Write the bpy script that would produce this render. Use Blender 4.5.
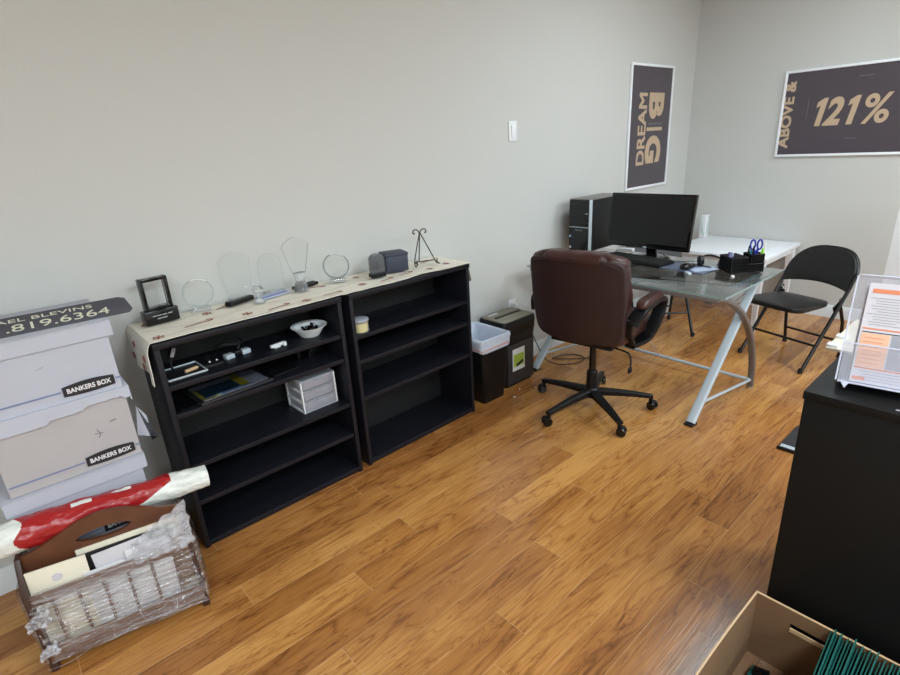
import bpy, bmesh, math, random
from mathutils import Vector, Matrix, Euler, noise
PI = math.pi
S = bpy.context.scene
C = S.collection
for o in list(bpy.data.objects):
    bpy.data.objects.remove(o)
random.seed(7)

# ------------------------------------------------------------------ camera
cam_d = bpy.data.cameras.new('camera'); cam = bpy.data.objects.new('camera', cam_d); C.objects.link(cam)
cam_d.sensor_width = 36; cam_d.lens = 36 * 529.31 / 900; cam_d.clip_start = 0.02; cam_d.shift_y = 1.3/900
def cam_matrix(yaw, pitch, roll, loc):
    f = Vector((math.cos(pitch)*math.cos(yaw), math.cos(pitch)*math.sin(yaw), -math.sin(pitch)))
    r = f.cross(Vector((0, 0, 1))).normalized(); u = r.cross(f)
    r2 = math.cos(roll)*r + math.sin(roll)*u; u2 = -math.sin(roll)*r + math.cos(roll)*u
    m = Matrix((r2, u2, -f)).transposed().to_4x4(); m.translation = loc
    return m
cam.matrix_world = cam_matrix(math.radians(49.26243), math.radians(20.13613), math.radians(-3.49701), Vector((0, 0, 1.5)))
S.camera = cam
# ------------------------------------------------------------------ world, exposure, lights
S.view_settings.view_transform = 'Standard'; S.view_settings.look = 'None'
S.view_settings.exposure = 0.0; S.view_settings.gamma = 1.0; S.view_settings.use_curve_mapping = False
w = bpy.data.worlds.new('world'); S.world = w; w.use_nodes = True
w.node_tree.nodes['Background'].inputs[0].default_value = (0.95, 0.98, 1, 1)
w.node_tree.nodes['Background'].inputs[1].default_value = 0.3
CEIL = 2.75
LAMPS = [(3.4, 0.92), (-1.2, -1.0), (1.25, -1.0), (3.75, -1.6), (-1.2, -2.6), (1.25, -2.6)]
LAMP_W = [22, 60, 56, 88, 46, 46]
for i, (lx, ly) in enumerate(LAMPS):
    ld = bpy.data.lights.new('panel_light', 'AREA'); ld.shape = 'RECTANGLE'; ld.size = 1.16; ld.size_y = 0.56
    ld.energy = LAMP_W[i]; ld.color = (0.83, 0.985, 1.07)
    lo = bpy.data.objects.new('panel_light', ld); C.objects.link(lo); lo.location = (lx, ly, CEIL - 0.045)

# ------------------------------------------------------------------ materials
def srgb(r, g, b):
    f = lambda c: (c/255/12.92) if c/255 <= 0.04045 else ((c/255+0.055)/1.055)**2.4
    return (f(r), f(g), f(b), 1)
def newmat(name):
    m = bpy.data.materials.new(name); m.use_nodes = True
    return m, m.node_tree.nodes, m.node_tree.links, m.node_tree.nodes['Principled BSDF']
def mat(name, col, rough=0.5, metal=0.0, var=0.06, scale=8.0, bump=0.0, bscale=60.0, coat=0.0, spec=0.5, trans=0.0, ior=1.5, alpha=1.0):
    m, N, L, b = newmat(name)
    b.inputs['Roughness'].default_value = rough; b.inputs['Metallic'].default_value = metal
    b.inputs['Coat Weight'].default_value = coat; b.inputs['Specular IOR Level'].default_value = spec
    b.inputs['Transmission Weight'].default_value = trans; b.inputs['IOR'].default_value = ior
    b.inputs['Alpha'].default_value = alpha
    tc = N.new('ShaderNodeTexCoord'); nz = N.new('ShaderNodeTexNoise'); nz.inputs['Scale'].default_value = scale
    nz.inputs['Detail'].default_value = 4
    L.new(tc.outputs['Object'], nz.inputs['Vector'])
    mx = N.new('ShaderNodeMix'); mx.data_type = 'RGBA'
    mx.inputs['A'].default_value = tuple(c*(1-var) for c in col[:3]) + (1,)
    mx.inputs['B'].default_value = tuple(min(1, c*(1+var)) for c in col[:3]) + (1,)
    L.new(nz.outputs['Fac'], mx.inputs['Factor']); L.new(mx.outputs['Result'], b.inputs['Base Color'])
    if bump:
        n2 = N.new('ShaderNodeTexNoise'); n2.inputs['Scale'].default_value = bscale; n2.inputs['Detail'].default_value = 3
        L.new(tc.outputs['Object'], n2.inputs['Vector'])
        bp = N.new('ShaderNodeBump'); bp.inputs['Strength'].default_value = bump; bp.inputs['Distance'].default_value = 0.01
        L.new(n2.outputs['Fac'], bp.inputs['Height']); L.new(bp.outputs['Normal'], b.inputs['Normal'])
    return m
def clear(name, tint, refl=1.0, rough=0.02, base=0.0, ior=1.5, bump=0.0, bscale=30, haze=0.0, streak=False):
    """thin clear sheet: see-through body with a Fresnel reflection on it"""
    m, N, L, b = newmat(name)
    N.remove(b); out = N['Material Output']
    t = N.new('ShaderNodeBsdfTransparent'); t.inputs[0].default_value = tint
    g = N.new('ShaderNodeBsdfGlossy'); g.inputs['Roughness'].default_value = rough
    fr = N.new('ShaderNodeFresnel'); fr.inputs['IOR'].default_value = ior
    ge = N.new('ShaderNodeNewGeometry'); im = N.new('ShaderNodeMath'); im.operation = 'MULTIPLY_ADD'
    im.inputs[1].default_value = 1/ior-ior; im.inputs[2].default_value = ior
    L.new(ge.outputs['Backfacing'], im.inputs[0]); L.new(im.outputs[0], fr.inputs['IOR'])
    ma = N.new('ShaderNodeMath'); ma.operation = 'MULTIPLY_ADD'; ma.inputs[1].default_value = refl; ma.inputs[2].default_value = base; ma.use_clamp = True
    mx = N.new('ShaderNodeMixShader'); L.new(fr.outputs[0], ma.inputs[0]); L.new(ma.outputs[0], mx.inputs[0])
    body = t.outputs[0]
    if haze:
        df = N.new('ShaderNodeBsdfDiffuse'); df.inputs[0].default_value = (0.85, 0.86, 0.93, 1)
        m2 = N.new('ShaderNodeMixShader'); m2.inputs[0].default_value = haze
        L.new(t.outputs[0], m2.inputs[1]); L.new(df.outputs[0], m2.inputs[2]); body = m2.outputs[0]
    L.new(body, mx.inputs[1]); L.new(g.outputs[0], mx.inputs[2]); L.new(mx.outputs[0], out.inputs[0])
    if bump:
        tc = N.new('ShaderNodeTexCoord')
        n2 = N.new('ShaderNodeTexNoise'); n2.inputs['Scale'].default_value = bscale; n2.inputs['Detail'].default_value = 4
        mpp = N.new('ShaderNodeMapping'); L.new(tc.outputs['Object'], mpp.inputs['Vector']); L.new(mpp.outputs[0], n2.inputs['Vector'])
        if streak:
            mpp.inputs['Scale'].default_value = (0.22, 0.5, 2.2); mpp.inputs['Rotation'].default_value = (0, 0.25, 0)
            n3 = N.new('ShaderNodeTexNoise'); n3.inputs['Scale'].default_value = bscale*0.8; n3.inputs['Detail'].default_value = 6; n3.inputs['Distortion'].default_value = 0.5
            L.new(mpp.outputs[0], n3.inputs['Vector'])
            r3 = N.new('ShaderNodeMapRange'); r3.inputs['From Min'].default_value = 0.5; r3.inputs['From Max'].default_value = 0.72; r3.inputs['To Min'].default_value = 0.03; r3.inputs['To Max'].default_value = 0.38
            L.new(n3.outputs['Fac'], r3.inputs['Value']); L.new(r3.outputs[0], m2.inputs[0])
        bp = N.new('ShaderNodeBump'); bp.inputs['Strength'].default_value = bump; bp.inputs['Distance'].default_value = 0.02
        L.new(n2.outputs['Fac'], bp.inputs['Height']); L.new(bp.outputs['Normal'], g.inputs['Normal']); L.new(bp.outputs['Normal'], fr.inputs['Normal'])
    return m

M = {}
M['wall'] = mat('wall_paint', srgb(198, 198, 195), 0.75, var=0.012, scale=1.5, bump=0.05, bscale=120, spec=0.25)
M['ceiling'] = mat('ceiling_tile', srgb(225, 222, 214), 0.9, var=0.03, scale=60, spec=0.1)
M['white_trim'] = mat('white_trim', srgb(222, 226, 230), 0.45, var=0.02)
M['black_wood'] = mat('black_laminate', srgb(21, 21, 28), 0.45, var=0.2, scale=30, bump=0.05, bscale=90, spec=0.3)
M['black_wood_cab'] = mat('black_oak_laminate', srgb(17, 17, 17), 0.55, var=0.2, scale=14, bump=0.04, bscale=50, spec=0.25)
M['black_plastic'] = mat('black_plastic', srgb(15, 15, 17), 0.42, var=0.1, scale=20, spec=0.3)
M['matte_black'] = mat('matte_black', srgb(14, 14, 16), 0.6, var=0.1)
M['gloss_black'] = mat('gloss_black', srgb(10, 10, 12), 0.14, var=0.05)
M['screen'] = mat('screen_black', srgb(18, 18, 20), 0.3, var=0.05, spec=0.35)
M['chair_metal'] = mat('black_enamel_tube', srgb(16, 16, 17), 0.28, var=0.05)
M['vinyl'] = mat('black_vinyl', srgb(13, 13, 16), 0.38, var=0.1, bump=0.12, bscale=300)
M['leather'] = mat('brown_leather', srgb(60, 30, 27), 0.32, var=0.25, scale=9, bump=0.25, bscale=160)
M['leather_dark'] = mat('brown_leather_back', srgb(45, 24, 23), 0.55, var=0.18, scale=5, bump=0.12, bscale=120)
M['silver'] = mat('silver_paint', srgb(186, 196, 204), 0.4, metal=0.1, var=0.04)
M['pewter'] = mat('pewter_paint', srgb(118, 112, 110), 0.35, metal=0.3, var=0.05)
M['chrome'] = mat('chrome', srgb(210, 210, 212), 0.15, metal=1.0, var=0.03)
M['white_paint'] = mat('white_laminate', srgb(236, 238, 243), 0.35, var=0.02)
M['board_white'] = mat('white_cardboard', srgb(182, 184, 196), 0.7, var=0.05, scale=6, bump=0.06, bscale=25)
M['board_beige'] = mat('worn_cardboard', srgb(176, 171, 173), 0.75, var=0.08, scale=7, bump=0.06, bscale=30)
M['kraft'] = mat('kraft_cardboard', srgb(124, 92, 64), 0.8, var=0.12, scale=12, bump=0.08, bscale=60)
M['kraft_edge'] = mat('kraft_edge', srgb(206, 172, 132), 0.8, var=0.1, scale=40)
M['blue_line'] = mat('blue_grey_print', srgb(120, 130, 165), 0.7)
M['ink'] = mat('black_ink', srgb(34, 32, 38), 0.6)
M['paper'] = mat('paper', srgb(222, 220, 222), 0.7, var=0.04, scale=15)
M['cream_paper'] = mat('cream_paper', srgb(226, 218, 198), 0.7, var=0.08, scale=12)
M['sign_grey'] = mat('slate_sign', srgb(70, 70, 78), 0.45, var=0.08)
M['sign_text'] = mat('pale_gold_lettering', srgb(202, 200, 180), 0.5)
M['poster'] = mat('charcoal_poster', srgb(76, 69, 76), 0.32, var=0.04, spec=0.5)
M['tan'] = mat('tan_lettering', srgb(190, 166, 140), 0.4, var=0.03)
M['poster_faint'] = mat('faint_grey_print', srgb(112, 106, 112), 0.4)
M['cloth'] = mat('cream_cloth', srgb(226, 221, 208), 0.85, var=0.05, scale=10, bump=0.25, bscale=14)
M['cloth_red'] = mat('red_print', srgb(158, 88, 78), 0.85, var=0.1, scale=90)
M['cloth_brown'] = mat('brown_print', srgb(150, 108, 84), 0.85, var=0.1, scale=90)
M['cloth_green'] = mat('grey_green_print', srgb(160, 158, 138), 0.85, var=0.1, scale=90)
M['walnut'] = mat('walnut_wood', srgb(92, 54, 34), 0.4, var=0.35, scale=18, coat=0.2)
M['walnut_dark'] = mat('dark_walnut', srgb(58, 34, 24), 0.45, var=0.25, scale=18)
M['roll_white'] = mat('white_poly_wrap', srgb(222, 224, 218), 0.35, var=0.04, scale=20, bump=0.6, bscale=16)
M['roll_red'] = mat('red_poly_wrap', srgb(158, 28, 32), 0.28, var=0.06, scale=10, bump=0.45, bscale=18)
M['liner'] = mat('white_bin_liner', srgb(196, 204, 220), 0.4, var=0.06, scale=20, bump=0.5, bscale=35)
M['liner_red'] = mat('red_drawstring', srgb(206, 160, 152), 0.5)
M['olive'] = mat('olive_grey_plastic', srgb(128, 124, 108), 0.4, var=0.05)
M['green_label'] = mat('lime_print', srgb(164, 190, 70), 0.5, var=0.15, scale=60)
M['white_plastic'] = mat('white_plastic', srgb(228, 230, 232), 0.35, var=0.03)
M['milky'] = mat('frosted_plastic', srgb(196, 198, 208), 0.3, var=0.05, trans=0.35)
M['milky_drawer'] = mat('frosted_drawer_front', srgb(170, 168, 178), 0.3, var=0.15, scale=14, trans=0.25)
M['yellow'] = mat('pale_yellow_paper', srgb(226, 214, 130), 0.6, var=0.05)
M['yellow_print'] = mat('yellow_print', srgb(214, 196, 40), 0.4, var=0.1)
M['teal_print'] = mat('dark_teal_print', srgb(36, 66, 84), 0.35, var=0.2, scale=30)
M['lightblue_print'] = mat('pale_blue_print', srgb(150, 182, 208), 0.35, var=0.2, scale=40)
M['blue_pad'] = mat('slate_blue_card', srgb(88, 96, 116), 0.5)
M['ice_blue'] = mat('ice_blue_card', srgb(176, 188, 212), 0.4)
M['blue'] = mat('royal_blue_plastic', srgb(34, 46, 160), 0.3)
M['cyan'] = mat('cyan_plastic', srgb(60, 160, 200), 0.3)
M['lime'] = mat('lime_plastic', srgb(140, 220, 60), 0.3)
M['violet'] = mat('violet_plastic', srgb(84, 78, 130), 0.3)
M['green_fabric'] = mat('green_file_paper', srgb(12, 86, 78), 0.6, var=0.22, scale=30, bump=0.2, bscale=80)
M['navy_box'] = mat('slate_gift_box', srgb(52, 58, 74), 0.55, var=0.12, scale=60)
M['iron'] = mat('dark_iron', srgb(66, 62, 54), 0.4, metal=0.6, var=0.1)
M['orange_print'] = mat('orange_print', srgb(216, 128, 88), 0.55, var=0.05)
M['peach_print'] = mat('peach_print', srgb(226, 176, 146), 0.55, var=0.05)
M['grey_print'] = mat('grey_print', srgb(150, 150, 154), 0.6)
M['form_grey'] = mat('pale_grey_form', srgb(204, 200, 206), 0.6)
M['dark_mat'] = mat('dark_grey_panel', srgb(46, 44, 46), 0.5)
M['wood_small'] = mat('light_wood', srgb(200, 168, 128), 0.5)
M['green_pattern'] = mat('pale_green_print', srgb(150, 190, 176), 0.6)
M['cable'] = mat('dark_cable', srgb(24, 24, 26), 0.45)
M['cable_white'] = mat('light_cable', srgb(190, 190, 186), 0.45)
M['diffuser'] = mat('light_diffuser', (0.9, 0.9, 0.88, 1), 0.5)
_b = M['diffuser'].node_tree.nodes['Principled BSDF']; _b.inputs['Emission Color'].default_value = (1, 0.98, 0.94, 1); _b.inputs['Emission Strength'].default_value = 2
M['desk_glass'] = clear('smoked_glass', (0.86, 0.89, 0.89, 1), refl=1.6, rough=0.05, base=0.02)
M['desk_glass_edge'] = mat('green_glass_edge', srgb(150, 176, 172), 0.2)
M['acrylic'] = clear('clear_acrylic', (0.98, 0.98, 1, 1), refl=0.8, rough=0.08, base=0.0, haze=0.10)
M['acrylic_edge'] = mat('acrylic_edge', srgb(214, 216, 234), 0.2, trans=0.15)
M['glass_body'] = clear('award_glass', (0.985, 0.99, 0.985, 1), refl=0.45, rough=0.04, base=0.0, haze=0.02)
M['glass_edge'] = clear('award_glass_edge', (0.86, 0.90, 0.88, 1), refl=0.8, rough=0.1, base=0.02, haze=0.12)
M['glass_dark_edge'] = clear('award_glass_dark_edge', (0.62, 0.66, 0.65, 1), refl=1.0, rough=0.08, base=0.04, haze=0.05)
M['crystal'] = mat('cut_crystal', (0.9, 0.93, 0.95, 1), 0.04, trans=0.85, var=0.0)
M['smoke_glass'] = mat('smoked_crystal', srgb(120, 124, 130), 0.08, trans=0.6, var=0.05)
M['wrap'] = clear('stretch_wrap', (0.97, 0.97, 0.98, 1), refl=1.2, rough=0.14, base=0.10, bump=1.0, bscale=40, haze=0.09, streak=True)
M['wrap_white'] = clear('bunched_stretch_wrap', (0.95, 0.95, 0.98, 1), refl=2.0, rough=0.12, base=0.12, bump=1.0, bscale=60, haze=0.35)
M['fine_mesh'] = clear('fine_black_mesh', (0.28, 0.28, 0.28, 1), refl=0.1, rough=0.5)
M['folder_clear'] = clear('clear_folder_plastic', (0.82, 0.84, 0.88, 1), refl=1.3, rough=0.12, base=0.08, bump=0.4, bscale=20)

def floor_material():
    m, N, L, b = newmat('honey_wood_planks')
    uv = N.new('ShaderNodeUVMap'); uv.uv_map = 'grain'
    ed = N.new('ShaderNodeUVMap'); ed.uv_map = 'edge'
    at = N.new('ShaderNodeAttribute'); at.attribute_name = 'plank'
    def mapn(sx, sy):
        mp = N.new('ShaderNodeMapping'); mp.inputs['Scale'].default_value = (sx, sy, 1); L.new(uv.outputs[0], mp.inputs['Vector']); return mp
    def math_(op, a, bb=None, c=None):
        n = N.new('ShaderNodeMath'); n.operation = op
        for i, v in enumerate((a, bb, c)):
            if v is None: continue
            if isinstance(v, (int, float)): n.inputs[i].default_value = v
            else: L.new(v, n.inputs[i])
        return n.outputs[0]
    def noise_(mp, sc, det, dist=0.0):
        n = N.new('ShaderNodeTexNoise'); n.inputs['Scale'].default_value = sc; n.inputs['Detail'].default_value = det
        n.inputs['Distortion'].default_value = dist; L.new(mp.outputs[0], n.inputs['Vector']); return n.outputs['Fac']
    fine = noise_(mapn(3, 60), 2.0, 5)
    fig = noise_(mapn(1.1, 7.5), 1.0, 3.5, 0.35)
    big = noise_(mapn(1.2, 4), 1.0, 3, 0.4)
    rings = math_('FRACT', math_('MULTIPLY', fig, 11.0))
    line = math_('POWER', math_('ABSOLUTE', math_('SUBTRACT', math_('MULTIPLY', rings, 2.0), 1.0)), 3.5)
    mask = math_('SMOOTHSTEP' if False else 'MULTIPLY', line, math_('SMOOTH_MIN', math_('MULTIPLY', math_('MAXIMUM', math_('SUBTRACT', noise_(mapn(1.6, 7), 1.3, 2), 0.40), 0.0), 7.0), 1.0, 0.1))
    sep = N.new('ShaderNodeSeparateColor'); L.new(at.outputs['Color'], sep.inputs[0])
    tone = math_('ADD', math_('MULTIPLY', sep.outputs[0], 0.40), math_('MULTIPLY', big, 0.75))
    tone = math_('ADD', tone, math_('MULTIPLY', fine, 0.5))
    tone = math_('SUBTRACT', math_('SUBTRACT', tone, 0.03), math_('MULTIPLY', mask, 0.26))
    fig2 = noise_(mapn(3.2, 17), 1.0, 4, 0.5)
    l2 = math_('POWER', math_('ABSOLUTE', math_('SUBTRACT', math_('MULTIPLY', math_('FRACT', math_('MULTIPLY', fig2, 10.0)), 2.0), 1.0)), 6.0)
    k2 = math_('MINIMUM', math_('MULTIPLY', math_('MAXIMUM', math_('SUBTRACT', noise_(mapn(2.2, 6), 1.7, 2), 0.45), 0.0), 8.0), 1.0)
    tone = math_('SUBTRACT', tone, math_('MULTIPLY', math_('MULTIPLY', l2, k2), 0.24))
    ramp = N.new('ShaderNodeValToRGB'); L.new(tone, ramp.inputs[0])
    cr = ramp.color_ramp; cr.elements[0].position = 0.2; cr.elements[0].color = srgb(82, 46, 22)
    cr.elements[1].position = 1.15 if False else 1.0; cr.elements[1].color = srgb(200, 146, 82)
    e = cr.elements.new(0.5); e.color = srgb(134, 84, 42)
    e = cr.elements.new(0.75); e.color = srgb(168, 112, 58)
    sx = N.new('ShaderNodeSeparateXYZ'); L.new(ed.outputs[0], sx.inputs[0])
    # edge uv: x,y = distance (m) to the nearest end / side seam handled by abs on a signed coordinate
    dmin = math_('MINIMUM', sx.outputs[0], sx.outputs[1])
    seam = math_('LESS_THAN', dmin, 0.0011)
    mx = N.new('ShaderNodeMix'); mx.data_type = 'RGBA'; mx.inputs['B'].default_value = srgb(196, 158, 112)  # pale seam colour paints in the reflection off the plank bevels
    L.new(math_('MULTIPLY', seam, 0.6), mx.inputs['Factor']); L.new(ramp.outputs[0], mx.inputs['A'])
    L.new(mx.outputs['Result'], b.inputs['Base Color'])
    b.inputs['Roughness'].default_value = 0.22; b.inputs['Specular IOR Level'].default_value = 0.5
    bp = N.new('ShaderNodeBump'); bp.inputs['Strength'].default_value = 0.12; bp.inputs['Distance'].default_value = 0.003
    L.new(fine, bp.inputs['Height']); L.new(bp.outputs[0], b.inputs['Normal'])
    return m
M['floor'] = floor_material()

# ------------------------------------------------------------------ mesh helpers
def cr_path(pts, n=8, closed=False):
    P = [Vector(p) for p in pts]; out = []; k = len(P)
    for i in range(k if closed else k-1):
        g = (lambda j: P[j % k]) if closed else (lambda j: P[max(0, min(k-1, j))])
        a, b, c, d = g(i-1), g(i), g(i+1), g(i+2)
        for s in range(n):
            t = s/n
            out.append(0.5*((2*b)+(c-a)*t+(2*a-5*b+4*c-d)*t*t+(3*b-a-3*c+d)*t**3))
    if not closed: out.append(P[-1])
    return out
class MB:
    def __init__(s, xf=None):
        s.bm = bmesh.new(); s.mats = []; s.xf = xf or Matrix.Identity(4)
    def mi(s, m):
        m = M[m] if isinstance(m, str) else m
        if m not in s.mats: s.mats.append(m)
        return s.mats.index(m)
    def verts(s, pts): return [s.bm.verts.new(s.xf @ Vector(p)) for p in pts]
    def face(s, vs, i):
        try:
            f = s.bm.faces.new(vs); f.material_index = i; return f
        except ValueError: return None
    def box(s, c, d, m, rot=None, bev=0.0, seg=2):
        i = s.mi(m); hx, hy, hz = d[0]/2, d[1]/2, d[2]/2
        R = Euler(rot).to_matrix() if rot is not None and not isinstance(rot, Matrix) else (rot or Matrix.Identity(3))
        c = Vector(c)
        vs = s.verts([c + R @ Vector((x, y, z)) for x in (-hx, hx) for y in (-hy, hy) for z in (-hz, hz)])
        fs = [s.face([vs[k] for k in q], i) for q in ((0,1,3,2),(4,6,7,5),(0,4,5,1),(2,3,7,6),(0,2,6,4),(1,5,7,3))]
        if bev:
            es = list({e for f in fs for e in f.edges})
            r = bmesh.ops.bevel(s.bm, geom=es, offset=bev, segments=seg, profile=0.5, affect='EDGES', clamp_overlap=True)
            for f in r['faces']: f.material_index = i
        return s
    def ring_skin(s, rings, m, caps=True, closed=False):
        i = s.mi(m); R = [s.verts(r) for r in rings]; n = len(R[0])
        K = len(R)
        for a in range(K if closed else K-1):
            b = (a+1) % K
            for j in range(n): s.face([R[a][j], R[a][(j+1) % n], R[b][(j+1) % n], R[b][j]], i)
        if caps and not closed:
            s.face(R[0][::-1], i); s.face(R[-1], i)
        return s
    def cyl(s, p0, p1, r, m, r1=None, n=20, caps=True):
        p0, p1 = Vector(p0), Vector(p1); r1 = r if r1 is None else r1
        d = (p1-p0).normalized(); a = d.orthogonal().normalized(); b = d.cross(a)
        rings = [[p + rr*(math.cos(2*PI*k/n)*a + math.sin(2*PI*k/n)*b) for k in range(n)] for p, rr in ((p0, r), (p1, r1))]
        return s.ring_skin(rings, m, caps)
    def tube(s, pts, r, m, n=8, closed=False, flat=None, up=None, caps=True):
        P = [Vector(p) for p in pts]; K = len(P); rings = []; a = None
        for k in range(K):
            if closed: d = (P[(k+1) % K]-P[k-1])
            else: d = P[min(K-1, k+1)]-P[max(0, k-1)]
            if d.length < 1e-9: d = Vector((0, 0, 1))
            d.normalize()
            if up is not None:
                a = Vector(up) - d*Vector(up).dot(d)
                a = a.normalized() if a.length > 1e-6 else d.orthogonal().normalized()
            elif a is None: a = d.orthogonal().normalized()
            else:
                a = a - d*a.dot(d); a = a.normalized() if a.length > 1e-6 else d.orthogonal().normalized()
            b = d.cross(a)
            ra, rb = flat if flat else ((r(k/(K-1)) if callable(r) else r),)*2
            if flat:
                e = 0.45
                q = [(math.copysign(abs(math.cos(t))**e, math.cos(t))*ra, math.copysign(abs(math.sin(t))**e, math.sin(t))*rb) for t in [2*PI*(j+0.5)/n for j in range(n)]]
            else: q = [(math.cos(2*PI*j/n)*ra, math.sin(2*PI*j/n)*rb) for j in range(n)]
            rings.append([P[k]+x*a+y*b for x, y in q])
        return s.ring_skin(rings, m, caps, closed)
    def lathe(s, prof, m, c=(0, 0, 0), n=32, sx=1, sy=1, caps=False, wob=None):
        c = Vector(c)
        rings = [[c+Vector((r*sx*math.cos(2*PI*k/n)*(1+(wob(k, n) if wob else 0)), r*sy*math.sin(2*PI*k/n)*(1+(wob(k, n) if wob else 0)), z)) for k in range(n)] for r, z in prof]
        return s.ring_skin(rings, m, caps)
    def prism(s, poly, t, m, xf=None, me=None, bev=0.0):
        """poly in local XY, thickness t along local +Z, placed by xf; me = material of the rim"""
        xf = xf or Matrix.Identity(4); i = s.mi(m); j = s.mi(me) if me else i
        a = s.verts([xf @ Vector((x, y, 0)) for x, y in poly]); b = s.verts([xf @ Vector((x, y, t)) for x, y in poly])
        n = len(poly); fs = [s.face(a[::-1], i), s.face(b, i)]
        for k in range(n): fs.append(s.face([a[k], a[(k+1) % n], b[(k+1) % n], b[k]], j))
        if bev:
            es = list({e for f in fs[:2] if f for e in f.edges})
            bmesh.ops.bevel(s.bm, geom=es, offset=bev, segments=2, profile=0.5, affect='EDGES', clamp_overlap=True)
        return s
    def sheet(s, fn, nu, nv, m, t=0.0, mfn=None):
        """surface fn(u,v) -> point; with thickness t it becomes a closed shell"""
        i = s.mi(m); P = [[Vector(fn(u/nu, v/nv)) for v in range(nv+1)] for u in range(nu+1)]
        def add(Q, flip):
            V = [s.verts(r) for r in Q]
            for u in range(nu):
                for v in range(nv):
                    q = [V[u][v], V[u+1][v], V[u+1][v+1], V[u][v+1]]
                    k = s.mi(mfn((u+0.5)/nu, (v+0.5)/nv)) if mfn else i
                    s.face(q[::-1] if flip else q, k)
            return V
        A = add(P, False)
        if t:
            Nn = []
            for u in range(nu+1):
                row = []
                for v in range(nv+1):
                    du = P[min(nu, u+1)][v]-P[max(0, u-1)][v]; dv = P[u][min(nv, v+1)]-P[u][max(0, v-1)]
                    nn = du.cross(dv); row.append(P[u][v] - (nn.normalized() if nn.length > 1e-12 else Vector((0, 0, 1)))*t)
                Nn.append(row)
            B = add(Nn, True)
            for u in range(nu):
                s.face([A[u][0], B[u][0], B[u+1][0], A[u+1][0]], i); s.face([A[u][nv], A[u+1][nv], B[u+1][nv], B[u][nv]], i)
            for v in range(nv):
                s.face([A[0][v], A[0][v+1], B[0][v+1], B[0][v]], i); s.face([A[nu][v], B[nu][v], B[nu][v+1], A[nu][v+1]], i)
        return s
    def pad(s, c, d, m, e1=0.35, e2=0.35, fn=None, nu=20, nv=36, rot=None):
        """superellipsoid cushion; fn deforms the local point"""
        i = s.mi(m); c = Vector(c); R = Euler(rot).to_matrix() if rot else Matrix.Identity(3)
        sg = lambda x, e: math.copysign(abs(x)**e, x)
        rings = []
        for a in range(1, nu):
            ph = -PI/2+PI*a/nu; row = []
            for b in range(nv):
                th = 2*PI*b/nv
                p = Vector((d[0]/2*sg(math.cos(ph), e1)*sg(math.cos(th), e2), d[1]/2*sg(math.cos(ph), e1)*sg(math.sin(th), e2), d[2]/2*sg(math.sin(ph), e1)))
                if fn: p = Vector(fn(p))
                row.append(c+R @ p)
            rings.append(row)
        return s.ring_skin(rings, m, True)
    def text(s, body, size, depth, xf, m, bold=0.0, shear=0.0, align='CENTER', spacing=1.0, sx=1.0):
        cu = bpy.data.curves.new('t', 'FONT'); cu.body = body; cu.size = size; cu.extrude = depth/2; cu.offset = bold
        cu.shear = shear; cu.align_x = align; cu.align_y = 'CENTER'; cu.space_character = spacing; cu.resolution_u = 4
        ob = bpy.data.objects.new('t', cu); C.objects.link(ob)
        bpy.context.view_layer.update()
        me = bpy.data.meshes.new_from_object(ob.evaluated_get(bpy.context.evaluated_depsgraph_get()))
        me.transform(s.xf @ xf @ Matrix.Diagonal((sx, 1, 1, 1)))
        i = s.mi(m); k = len(s.bm.faces)
        s.bm.from_mesh(me); s.bm.faces.ensure_lookup_table()
        for f in s.bm.faces[k:]: f.material_index = i
        bpy.data.objects.remove(ob); bpy.data.curves.remove(cu); bpy.data.meshes.remove(me)
        return s
    def fit(s, body, w, h, depth, xf, m, bold=0.0, shear=0.0):
        """text scaled so that its outline fills w by h, centred on xf"""
        q = MB(); q.text(body, 1.0, 0.02, Matrix.Identity(4), m, bold=bold)
        xs = [v.co.x for v in q.bm.verts]; ys = [v.co.y for v in q.bm.verts]
        sx, sy = w/(max(xs)-min(xs)), h/(max(ys)-min(ys))
        Mx = s.xf @ xf @ Matrix(((1, shear, 0, 0), (0, 1, 0, 0), (0, 0, 1, 0), (0, 0, 0, 1))) @ Matrix.Diagonal((sx, sy, depth/0.02, 1)) @ T(-(max(xs)+min(xs))/2, -(max(ys)+min(ys))/2, 0)
        me = bpy.data.meshes.new('t'); q.bm.to_mesh(me); q.bm.free(); me.transform(Mx)
        i = s.mi(m); k = len(s.bm.faces); s.bm.from_mesh(me); s.bm.faces.ensure_lookup_table()
        for f in s.bm.faces[k:]: f.material_index = i
        bpy.data.meshes.remove(me); return s
    def build(s, name, parent=None, angle=35, recalc=True):
        if recalc: bmesh.ops.recalc_face_normals(s.bm, faces=s.bm.faces)
        me = bpy.data.meshes.new(name); s.bm.to_mesh(me); s.bm.free()
        for m in s.mats: me.materials.append(m)
        me.polygons.foreach_set('use_smooth', [True]*len(me.polygons))
        me.set_sharp_from_angle(angle=math.radians(angle))
        o = bpy.data.objects.new(name, me); C.objects.link(o)
        if parent: o.parent = parent
        return o
def T(x, y, z): return Matrix.Translation((x, y, z))
def frame(o, ex, ey):
    """matrix whose local X,Y axes are ex,ey in the parent space"""
    ex = Vector(ex).normalized(); ey = Vector(ey).normalized(); ez = ex.cross(ey)
    m = Matrix((ex, ey, ez)).transposed().to_4x4(); m.translation = Vector(o); return m
def thing(name, label, cat, loc=(0, 0, 0), rz=0.0, group=None):
    o = bpy.data.objects.new(name, None); C.objects.link(o); o.empty_display_size = 0.1
    o.location = loc; o.rotation_euler = (0, 0, rz); o['label'] = label; o['category'] = cat
    if group: o['group'] = group
    return o
def tag(o, label, cat, loc=None, rz=0.0, group=None):
    o['label'] = label; o['category'] = cat
    if loc is not None: o.location = loc; o.rotation_euler = (0, 0, rz)
    if group: o['group'] = group
    return o
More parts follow.
